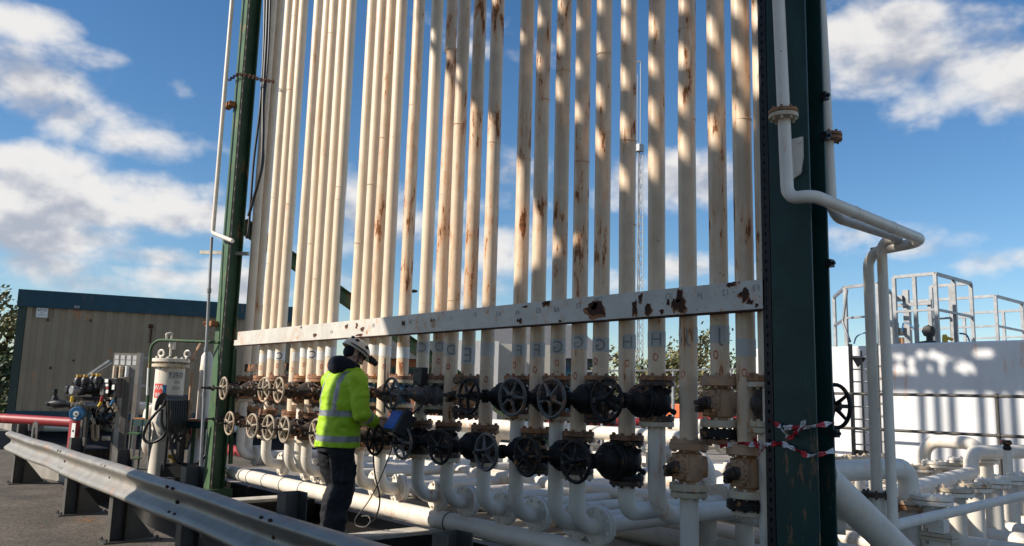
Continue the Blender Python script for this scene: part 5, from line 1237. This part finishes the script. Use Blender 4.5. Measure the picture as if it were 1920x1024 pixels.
# --- service pipes on the right column
t = thing('service_pipe', 'white pipe in front of the dark column bending towards the yard', 'pipe', (-2.46, 4.1, 2.5))
ax0 = P(1474,330,Y=4.08); za = P(1500,369,Y=4.08).z; zA = za
p1 = Vc((P(1457,-60,Y=4.16).x, 4.16, P(1457,-60,Y=4.16).z)); pA = [p1, Vc((ax0.x,4.09,za)), Vc((RCX1+.10,4.09,za)), Vc((RCX1+.10,5.35,za-.02)), Vc((RCX1-.34,5.42,za-.04))]
kx = P(1735,452,X=RCX1+.10); pA[3] = Vc((RCX1+.10,kx.y,kx.z)); q = P(1629,520,Y=kx.y); pA[4] = Vc((q.x,kx.y,kx.z-.03)); pA.append(Vc((q.x,kx.y,P(1629,925,Y=kx.y).z)))
g = G(); g.pipe(pA, .036, .12, 18)
for f in (.33,.66): 
    w = pA[2].lerp(pA[3],f); g.torus(w, (0,1,0), .036, .003, 18, 5)
mk('pipe', g, M['white'], t)
q = P(1469,217,Y=4.10); g = G(); g.flange((q.x,4.10,q.z+.021), up_, .082, .022, 8, .008, .014); mk('flange', g, M['rustflange'], t)
g = G(); g.flange((q.x,4.10,q.z-.006), up_, .082, .026, 8, .008, .014); mk('flange', g, M['cream'], t)
g = G(); e_ = pA[-1]; g.flange((e_.x,e_.y,e_.z), up_, .10, .03, 8, .009, .014); mk('flange', g, M['ironrust'], t)
g = G(); g.cyl((e_.x,e_.y,0), (e_.x,e_.y,e_.z-.02), .055, n=16); mk('stub', g, M['white'], t)
t = thing('service_pipe', 'white pipe behind the dark column running back to the yard', 'pipe', (-2.5, 4.6, 2.5))
b0 = P(1553,300,Y=4.56); zB = P(1600,402,X=b0.x).z if False else zA+.02
q = P(1690,447,X=b0.x); zB = q.z; q2 = P(1657,560,Y=q.y)
pB = [P(1535,-60,Y=4.66), Vc((b0.x,4.58,zB)), Vc((b0.x,q.y,zB)), Vc((q2.x,q.y,zB)), Vc((q2.x,q.y,.1))]
g = G(); g.pipe(pB, .034, .11, 18); mk('pipe', g, M['white'], t)
qq = P(1556,259,Y=4.60); g = G(); g.flange((qq.x,4.60,qq.z+.017), up_, .072, .02, 8, .008, .012); g.flange((qq.x,4.60,qq.z-.008), up_, .072, .02, 8, .008, .012); mk('flange', g, M['rustflange'], t)
# pipe elbow beside the column, left side
g = G(); g.pipe([P(1440,820,Y=4.72), P(1441,862,Y=4.72), P(1500,905,Y=5.0)], .062, .16, 18) if False else g.pipe([Vc((P(1441,800,Y=4.75).x,4.75,.98)), Vc((P(1441,880,Y=4.75).x,4.75,.66)), Vc((P(1441,880,Y=4.75).x+.4,4.95,.66))], .075, .2, 18)
tag(mk('elbow_pipe', g, M['white']), 'white elbow pipe tucked behind the dark column beside the peach valve', 'pipe')
# --- rows of capped stubs
def stub(kind_label, x, y, zf, mat_top, r=.075, rf=.135, loc_label='', capped=True, h0=0):
    t = thing('capped_stub', kind_label, 'pipe stub', (x,y,0), 'capped pipe stubs in the yard')
    g = G(); g.cyl((x,y,h0), (x,y,zf-.03), r, n=20); g.torus((x,y,h0+.02), up_, r, .01, 18, 6); mk('pipe', g, M['white'], t)
    g = G(); g.flange((x,y,zf-.018), up_, rf, .036, 8, .012, .018); mk('flange', g, M['white'], t)
    g = G(); g.flange((x,y,zf+.024), up_, rf, .036, 8, .012, .018); mk('cap', g, mat_top, t)
    return t
ORDS = ['nearest','second','third','fourth','fifth','sixth','seventh']
for k, (px, py) in enumerate(((1748,938),(1790.6,923),(1826,914),(1862,907),(1893,901),(1918,895),(1945,888))):
    q = P(px, py, z=.60); stub('%s capped white stub of the front right row%s' % (ORDS[k], ', near the pipe clamp stand' if k == 0 else ''), q.x, q.y, .60, M['white'] if k not in (1,2) else M['cream'], .085, .16)
for k, (px, py) in enumerate(((1724.7,879),(1753,871),(1778,873),(1803,865),(1848,862))):
    q = P(px, py, Y=11.0+.12*k); stub('sunlit capped stub before the tank, %s of five from the left' % ORDS[k].replace('nearest','first'), q.x, q.y, q.z, M['cream'] if k in (0,2) else M['white'], .085, .155)
for k, (px, py) in enumerate(((1607,862),(1640,860),(1590,905),(1655,880))):
    q = P(px, py, Y=9.2+.5*(k%2)); stub('pale capped stub partly behind the twin white pipes, %s from the left' % ['second','third','first','fourth'][k], q.x, q.y, q.z, M['cream'], .075, .14)
# inverted U loop in the sun
yU = 11.6; za_ = P(1790,829,Y=yU).z; xa_, xb_ = P(1732,850,Y=yU).x, P(1838,850,Y=yU).x
g = G(); g.pipe([(xa_,yU,.1),(xa_,yU,za_),(xb_,yU,za_),(xb_+.1,yU+.1,.1)], .085, .22, 18); tag(mk('loop_pipe', g, M['white']), 'sunlit white pipe loop arching in front of the tank', 'pipe')
# large foreground pipe with elbow down to a rusty flange
a = P(1548,876,Y=6.2); b = P(1690,884,Y=7.3); c_ = P(1705,945,Y=7.3)
zc_ = (a.z+b.z)/2; a.z = zc_; 
g = G(); g.pipe([a, Vc((c_.x,7.3,zc_)), Vc((c_.x,7.3,c_.z))], .085, .19, 20); t = thing('yard_pipe', 'thick white pipe bending down to a rusty flange right of the brace', 'pipe', tuple(c_)); mk('pipe', g, M['white'], t)
g = G(); g.flange((c_.x,7.3,c_.z+.018), up_, .145, .036, 8, .012, .018); g.cur = 1; mk('flange', g, M['cream'], t)
g = G(); g.flange((c_.x,7.3,c_.z-.024), up_, .145, .036, 8, .012, .022); mk('flange', g, M['peach'], t)
g = G(); g.cyl((c_.x,7.3,0), (c_.x,7.3,c_.z-.04), .09, n=20); mk('stub', g, M['white'], t)
# long pipe with an up bend
a = P(1700,922,Y=8.0); zl2 = a.z; b = P(1822,888,z=zl2); 
m1 = P(1830,850,Y=b.y); c2_ = P(1960,846,z=m1.z)
g = G(); g.pipe([a-(b-a)*.6, b, Vc((b.x,b.y,m1.z)), Vc((c2_.x,c2_.y,m1.z))], .088, .20, 20); t = tag(mk('yard_pipe', g, M['white']), 'long white pipe stepping up before the tank at the right edge', 'pipe')
# slim front pipe on a clamp stand
a = P(1650,992,Y=5.75); b = P(1940,924,z=a.z)
g = G(); g.sweep([a, b+(b-a)*.3], .040, 16); t = tag(mk('front_pipe', g, M['white']), 'slim white pipe crossing the lower right corner on a stand', 'pipe')
q = P(1752,962,z=a.z); q = a.lerp(b, (1752-1650)/(1940-1650.)*.82)
t = thing('clamp_stand', 'white post with a bolted clamp plate carrying the slim front pipe', 'stand', (q.x,q.y,0))
g = G(); g.bb((q.x-.05,q.y-.045,0), (q.x+.05,q.y+.045,q.z-.19)); g.bb((q.x-.06,q.y-.05,q.z-.13), (q.x+.06,q.y+.05,q.z-.03)); mk('post', g, M['white'], t)
g = G(); g.bb((q.x-.12,q.y-.06,q.z-.19), (q.x+.12,q.y+.06,q.z-.165)); g.bb((q.x-.12,q.y-.06,q.z-.16), (q.x+.12,q.y+.06,q.z-.135)); 
for s in (-1,1): g.cyl((q.x+s*.09,q.y,q.z-.23), (q.x+s*.09,q.y,q.z-.11), .012, n=6)
mk('clamp_plate', g, M['cream'], t)
# ground pipes with capped ends
for k in range(9):
    y = 6.3+k*.72; x1_ = -2.0+.02*k+random.uniform(-.1,.15); zz_ = .10
    g = G(); g.sweep([(-9.5,y,zz_),(x1_-.12,y,zz_)], .085, 16); t = thing('ground_pipe', 'low white pipe along the yard floor with a capped end, number %s from the rack' % ORD[k], 'pipe', (x1_,y,zz_), 'low parallel pipes on the yard floor'); mk('pipe', g, M['white'], t)
    g = G(); g.flange((x1_-.10,y,zz_), (1,0,0), .118, .034, 8, .012, .016); mk('flange', g, M['white'], t)
    g = G(); g.lathe([(.086,0),(.08,.06),(.05,.085),(.01,.09)], (x1_-.08,y,zz_), (1,0,0), 18); mk('cap', g, M['white'], t)
# pipes crossing behind the rack at mid height
for k, (px, py, Y, r, lb) in enumerate(((760,872,6.4,.085,'thick pale pipe crossing behind the elbows at knee height'),(1000,905,6.0,.085,'white pipe crossing behind the elbows, lower of two'),(1050,812,9.6,.06,'sunlit white pipe crossing far behind the valves'),(1300,824,9.0,.10,'thick sunlit pipe crossing behind the peach valves'),(900,835,10.5,.10,'white pipe far behind the lower valve wheels'),(1000,870,7.2,.11,'broad shaded pipe behind the lower black valves'))):
    q = P(px, py, Y=Y); g = G(); g.sweep([(-13.5 if Y > 8 else -9.8,Y,q.z),(-.63*Y,Y,q.z)], r, 18)
    for X in (-9.1,-.63*Y-.6): g.lathe([(r,-.03),(r+.05,-.03),(r+.05,.03),(r,.03)], (X,Y,q.z), (1,0,0), 20)
    t = thing('cross_pipe', lb, 'pipe', (-6,Y,q.z)); mk('pipe', g, M['white'], t)
    for X in (-8.2,-.63*Y-.2):
        g = G(); g.cyl((X,Y,0), (X,Y,q.z-r*.9), r*.9, n=14); mk('support', g, M['white'], t)
for k in range(7):
    x = -8.8+k*.85; y = 7.9+.35*(k%3); stub('pale capped stub seen between the risers, %s from the left' % ['first','second','third','fourth','fifth','sixth','seventh'][k], x, y, .72+.05*(k%2), M['cream'] if k%2 else M['white'], .08, .14)
for k, (px, py) in enumerate(((870,800),(960,815),(560,850))):
    q = P(px, py, Y=9.4); g = G(); g.pipe([(q.x-.5,9.4,.1),(q.x-.5,9.4,q.z),(q.x+.5,9.4,q.z),(q.x+.5,9.4,.1)], .10, .25, 18); tag(mk('loop_pipe', g, M['white']), ['white pipe loop behind the peach covered upper valve','white pipe loop behind the shaded black valves','white pipe loop far behind the pale left handwheels'][k], 'pipe')
q = P(1325,858,Y=6.2); g = G(); g.pipe([(q.x-.55,6.2,q.z),(q.x,6.2,q.z),(q.x,6.2,.1)], .085, .18, 18); g.flange((q.x-.12,6.2,q.z), (1,0,0), .14, .05, 8); tag(mk('elbow_pipe', g, M['white']), 'flanged white elbow between the two peach valves', 'pipe')
q = P(1323,822,Y=9.9); g = G(); g.pipe([(q.x-.75,9.9,.1),(q.x-.75,9.9,q.z+.15),(q.x+.65,9.9,q.z+.15),(q.x+.65,9.9,.1)], .12, .3, 18); tag(mk('loop_pipe', g, M['white']), 'sunlit white loop behind the upper peach valve', 'pipe')
t = thing('black_hydrant', 'small black and red valve head above the stepped pipe', 'valve', tuple(P(1888,835,Y=11)))
q = P(1888,835,Y=11); g = G(); g.lathe([(.03,-.06),(.05,-.04),(.035,.0),(.06,.02),(.045,.06)], q, up_, 14); mk('head', g, M['iron'], t); g = G(); g.cyl((q.x,q.y,.1), q-up_*.06, .05, n=14); mk('stem', g, M['white'], t); g = G(); g.cyl(q+Vc((-.06,0,.04)), q+Vc((-.03,0,.05)), .018, n=8); mk('cap', g, M['red'], t)

# ================================================================== FAR BACKGROUND
g = G(); g.sweep([P(860,797,d=22), P(1440,788,d=22)], .11, 14); tag(mk('red_pipe', g, M['red']), 'red pipe far behind the rack at right of centre', 'pipe')
g = G(); g.bar(P(900,812,d=21), P(1440,803,d=21), .3, .22); tag(mk('cable_tray', g, M['galv']), 'grey cable tray below the far red pipe', 'tray')
g = G(); q = P(1262,790,d=24); s = P(1250,757,d=24).z; g.bb((q.x-.5,q.y-.1,0), (q.x+.6,q.y+1.5,s)); tag(mk('skip', g, M['orange'], bev=.02), 'orange skip in the distance behind the risers', 'skip')
def block(a, b, d, depth, ztop_y, mt, name, label, cat, parts=()):
    pa, pb = P(a[0], a[1], d=d), P(b[0], b[1], d=b[2] if len(b) > 2 else d); ex = Vc((pb.x-pa.x,pb.y-pa.y,0)); L = ex.length; ex.normalize(); ny = Vc((-ex.y,ex.x,0)); ny = ny if ny.dot(fw_) > 0 else -ny
    zt = P(a[0], ztop_y, d=d).z; t = thing(name, label, cat, (pa.x,pa.y,0))
    g = G(); q = [Vc((pa.x,pa.y,0)), Vc((pb.x,pb.y,0)), Vc((pb.x,pb.y,0))+ny*depth, Vc((pa.x,pa.y,0))+ny*depth]; g.add([v+up_*z for z in (0,zt) for v in q], [(0,1,5,4),(1,2,6,5),(2,3,7,6),(3,0,4,7),(0,3,2,1),(4,5,6,7)]); mk('wall', g, mt, t)
    return t, Vc((pa.x,pa.y,0)), ex, ny, L, zt
def slab(o, ex, ny, a0, a1, b0, b1, z0_, z1_):
    q = [o+ex*a0+ny*b0, o+ex*a1+ny*b0, o+ex*a1+ny*b1, o+ex*a0+ny*b1]; return G().add([v+up_*z for z in (z0_,z1_) for v in q], [(0,1,5,4),(1,2,6,5),(2,3,7,6),(3,0,4,7),(0,3,2,1),(4,5,6,7)])
t, o_, ex, ny, L, zt = block((690,760),(822,760), 38, 10, 672, M['brick'], 'brick_building', 'red brick building with dark eaves far behind the worker', 'building')
mk('roof', slab(o_,ex,ny,-.8,L+.8,-.9,10.5,zt+.005,zt+.35), M['roof'], t)
g = slab(o_,ex,ny,-.5,L+.5,1.5,9,zt+.355,zt+1.0); mk('roof_top', g, M['roof'], t)
for k in range(5):
    x = .5+k*.72; wn = mk('window', slab(o_,ex,ny,x-.22,x+.22,-.06,-.003,zt-1.7,zt-.35), M['green'], t); mk('pane', slab(o_,ex,ny,x-.16,x+.16,-.075,-.061,zt-1.6,zt-.45), M['glass'], wn)
t2 = thing('steel_stair', 'dark railing beside the brick building', 'railing', tuple(o_))
g = G()
for k in range(4): w_ = o_+ex*(.6+k*.35)-ny*1.2; g.bar(Vc((w_.x,w_.y,0)), Vc((w_.x,w_.y,zt-.3-.2*k)), .06, .06)
for k in range(3): a_ = o_+ex*.5-ny*1.2; b_ = o_+ex*2.0-ny*1.2; g.bar(a_+up_*(.6+.4*k), b_+up_*(.6+.4*k), .05, .05)
mk('frame', g, M['iron'], t2)
t, o_, ex, ny, L, zt = block((852,790),(931,790), 24, 5, 636, M['whitewall'], 'white_building', 'bright cream building behind the middle risers, left block', 'building')  # lit part of one cream building, sunlight put into the paler colour
t, o_, ex, ny, L, zt = block((929,790),(1050,790,25), 25, 6, 643, mat('cream_render', (.48,.45,.38), .8, var=.05, dirt=.15), 'cream_building', 'low cream building behind the middle risers, right block', 'building')  # shaded part of the same building, shade put into the darker colour
mk('plinth', slab(o_,ex,ny,-.05,L+.05,-.05,-.002,0,.35), M['concrete'], t)
t, o_, ex, ny, L, zt = block((925,745),(1125,745), 60, 12, 668, mat('dark_cladding', (.06,.07,.07), .6), 'warehouse', 'grey roofed warehouse far behind the rack', 'building')
g = G(); zr_ = P(1000,606,d=66).z; q = [o_-ex*1-ny*.5, o_+ex*(L+1)-ny*.5, o_+ex*(L+1)+ny*12.5, o_-ex*1+ny*12.5]; r0q, r1q = (q[0]+q[3])/2+ex*1.0, (q[1]+q[2])/2-ex*2.5
g.add([q[0]+up_*zt, q[1]+up_*zt, q[2]+up_*zt, q[3]+up_*zt, r0q+up_*zr_, r1q+up_*zr_], [(0,1,5,4),(2,3,4,5),(1,2,5),(3,0,4),(0,3,2,1)]); mk('roof', g, M['roof'], t)
mk('door', slab(o_,ex,ny,L*.66,L*.84,-.08,-.01,0,zt-.6), M['cabteal'], t)
# lattice mast
t = thing('lattice_mast', 'tall thin steel lattice mast far behind the right hand risers', 'mast', tuple(P(1200,740,d=55)))
bq = P(1199,745,d=55); bz = P(1196,283,d=55*1.04).z; tz_ = P(1194,112,d=55*1.06).z; bq.z = 0
hw = 6*55/FPX; ex = r0_; ny = fw_
g = G(); legs = [bq+ex*-hw+ny*-.1, bq+ex*hw+ny*-.1, bq+ny*.3]; lean = Vc((0,0,1))
for l in legs: g.bar(l, l+Vc((0,0,bz))+(bq-l)*.3, .06, .06)
n = 34
for k in range(n):
    z0_, z1_ = bz*k/n, bz*(k+1)/n
    for i in range(3):
        a, b = legs[i], legs[(i+1)%3]; s0, s1 = .3*k/n, .3*(k+1)/n
        pa, pb = a+(bq-a)*s0, b+(bq-b)*s1
        if k % 2: pa, pb = b+(bq-b)*s0, a+(bq-a)*s1
        g.bar(pa+up_*z0_, pb+up_*z1_, .03, .03); 
mk('lattice', g, M['mast'], t)
g = G(); g.cyl(bq+up_*bz, bq+up_*tz_, .04, n=8); g.cyl(bq-ex*.22+up_*bz, bq-ex*.22+up_*(tz_-1), .03, n=6); g.bar(bq+up_*tz_, bq+ex*-.3+up_*(tz_-.1), .08, .12); g.box(bq-ex*.1+up_*(bz+.3), (.5,.5,.5)); mk('antenna', g, M['mast'], t)
# floodlight heads
for k, (px, py, d, lb) in enumerate(((776,546,45,'small floodlight head glimpsed between two middle risers'),(1641,467,40,'small floodlight head above the white pipe bend'))):
    q = P(px, py, d=d); t = thing('floodlight', lb, 'lamp', (q.x,q.y,0)); g = G(); g.sweep([q-r0_*.22, q, q+r0_*.2], [.06,.10,.05], 10); mk('head', g, M['iron'], t)
    qb = P(px-11 if k == 0 else px-9, py+4, d=d); g = G(); g.cyl((qb.x,qb.y,0), qb, .045, n=8); g.bar(qb, q, .05, .05); mk('pole', g, M['galv'], t)
# railing far behind
t = thing('yard_handrail', 'pale handrail in the distance behind the right hand risers', 'handrail', tuple(P(1280,780,d=18)))
for y in (694,724,742): g = G(); g.bar(P(1100,y+2,d=18.5), P(1420,y-2,d=17.5), .04, .04); mk('rail', g, M['galv'], t)
for x in (1130,1262,1370): q = P(x,692,d=18); g = G(); g.bar(Vc((q.x,q.y,0)), q, .05, .05); mk('post', g, M['galv'], t)
# trees
def tree(label, loc, h, rad, nl, mt, seed, sz=.22, group='trees beyond the yard', sparse=1.0, low=.35):
    rnd = random.Random(seed); t = thing('tree', label, 'tree', loc, group); L = Vc(loc)
    g = G(); tip = L+Vc((rnd.uniform(-.3,.3),rnd.uniform(-.3,.3),h*.85)); trunk = [L, L.lerp(tip,.35)+Vc((rnd.uniform(-.2,.2),0,0)), L.lerp(tip,.7), tip]; g.sweep(spline(trunk,4), [.16*h/6*(1-.075*i) for i in range(13)], 8)
    ends = []
    for k in range(20):
        f = rnd.uniform(low,.98); b = L.lerp(tip,f); a = rnd.uniform(0,6.28); ln = rad*(1-.45*abs(f-.55)*2)*rnd.uniform(.5,1.0); e = b+Vc((math.cos(a)*ln, math.sin(a)*ln, ln*rnd.uniform(.1,.7))); m_ = b.lerp(e,.5)+up_*ln*.12
        g.sweep([b,m_,e], [.045*h/6,.03*h/6,.012*h/6], 5); ends += [e, m_, e.lerp(m_,.5)]
    mk('trunk', g, M['bark'], t)
    g = G(); 
    for k in range(nl):
        c = rnd.choice(ends)+Vc((rnd.gauss(0,1),rnd.gauss(0,1),rnd.gauss(0,.8)))*rad*.17*sparse
        n_ = Vc((rnd.gauss(0,1),rnd.gauss(0,1),rnd.gauss(0,1))).normalized(); x = n_.orthogonal().normalized(); y = n_.cross(x); s = sz*rnd.uniform(.5,1.2)
        g.add([c-x*s*.5, c-y*s*.28+x*.05*s, c+x*s*.5, c+y*s*.28], [(0,1,2,3)])
    mk('crown', g, mt, t); return t
def tp_(px, d): q = P(px, 740, d=d); return (q.x, q.y, 0)
tree('leafy tree behind the far left end of the site cabin', tp_(-8,24), 4.3, 1.15, 2300, M['leaf2'], 1, .20)
tree('olive tree right of the lattice mast behind the risers', tp_(1262,38), 3.6, 1.9, 1300, M['leaf2'], 2, .26, sparse=1.2)
tree('light leafed tree behind the risers marked J', tp_(1318,36), 4.6, 1.7, 800, M['leaf2'], 3, .24, sparse=1.3)
tree('sparse tree between the last two wide gaps by the dark column', tp_(1380,40), 4.0, 1.3, 420, M['leaf'], 4, .24, sparse=1.4)
tree('thin autumn tree left of the lattice mast', tp_(1158,42), 4.2, 1.5, 500, M['leaf2'], 5, .26, sparse=1.3)
tree('dark bush tree below the lattice mast', tp_(1225,45), 3.2, 2.0, 1400, M['leaf'], 6, .28)
tree('low dark bush at the foot of the tree by the far left cabin end', tp_(-2,22), 2.0, 1.3, 2200, M['leaf'], 8, .20, low=.05)
g = G(); rnd = random.Random(5)
for k in range(9000):
    a = rnd.uniform(85,182); d = rnd.uniform(95,110); hgt = 2.6+1.6*noise.noise(Vector((a*.35,0,0)))+.8*noise.noise(Vector((a*1.3,4,0))); z = rnd.uniform(0,max(1,hgt)); c = Vc((d*math.cos(R(a)), d*math.sin(R(a)), z)); n_ = Vc((rnd.gauss(0,1),rnd.gauss(0,1),rnd.gauss(0,1))).normalized(); x = n_.orthogonal().normalized(); y = n_.cross(x); s = rnd.uniform(.5,1.3)
    g.add([c-x*s, c-y*s*.6, c+x*s, c+y*s*.6], [(0,1,2,3)])
o = mk('hedgerow', g, M['leaf']); o['kind'] = 'stuff'; tag(o, 'distant dark hedgerow along the horizon', 'hedge')
for o in bpy.data.objects:
    for k in ('_loc', '_b'):
        if k in o: del o[k]
bpy.data.scenes.remove(TMPS)
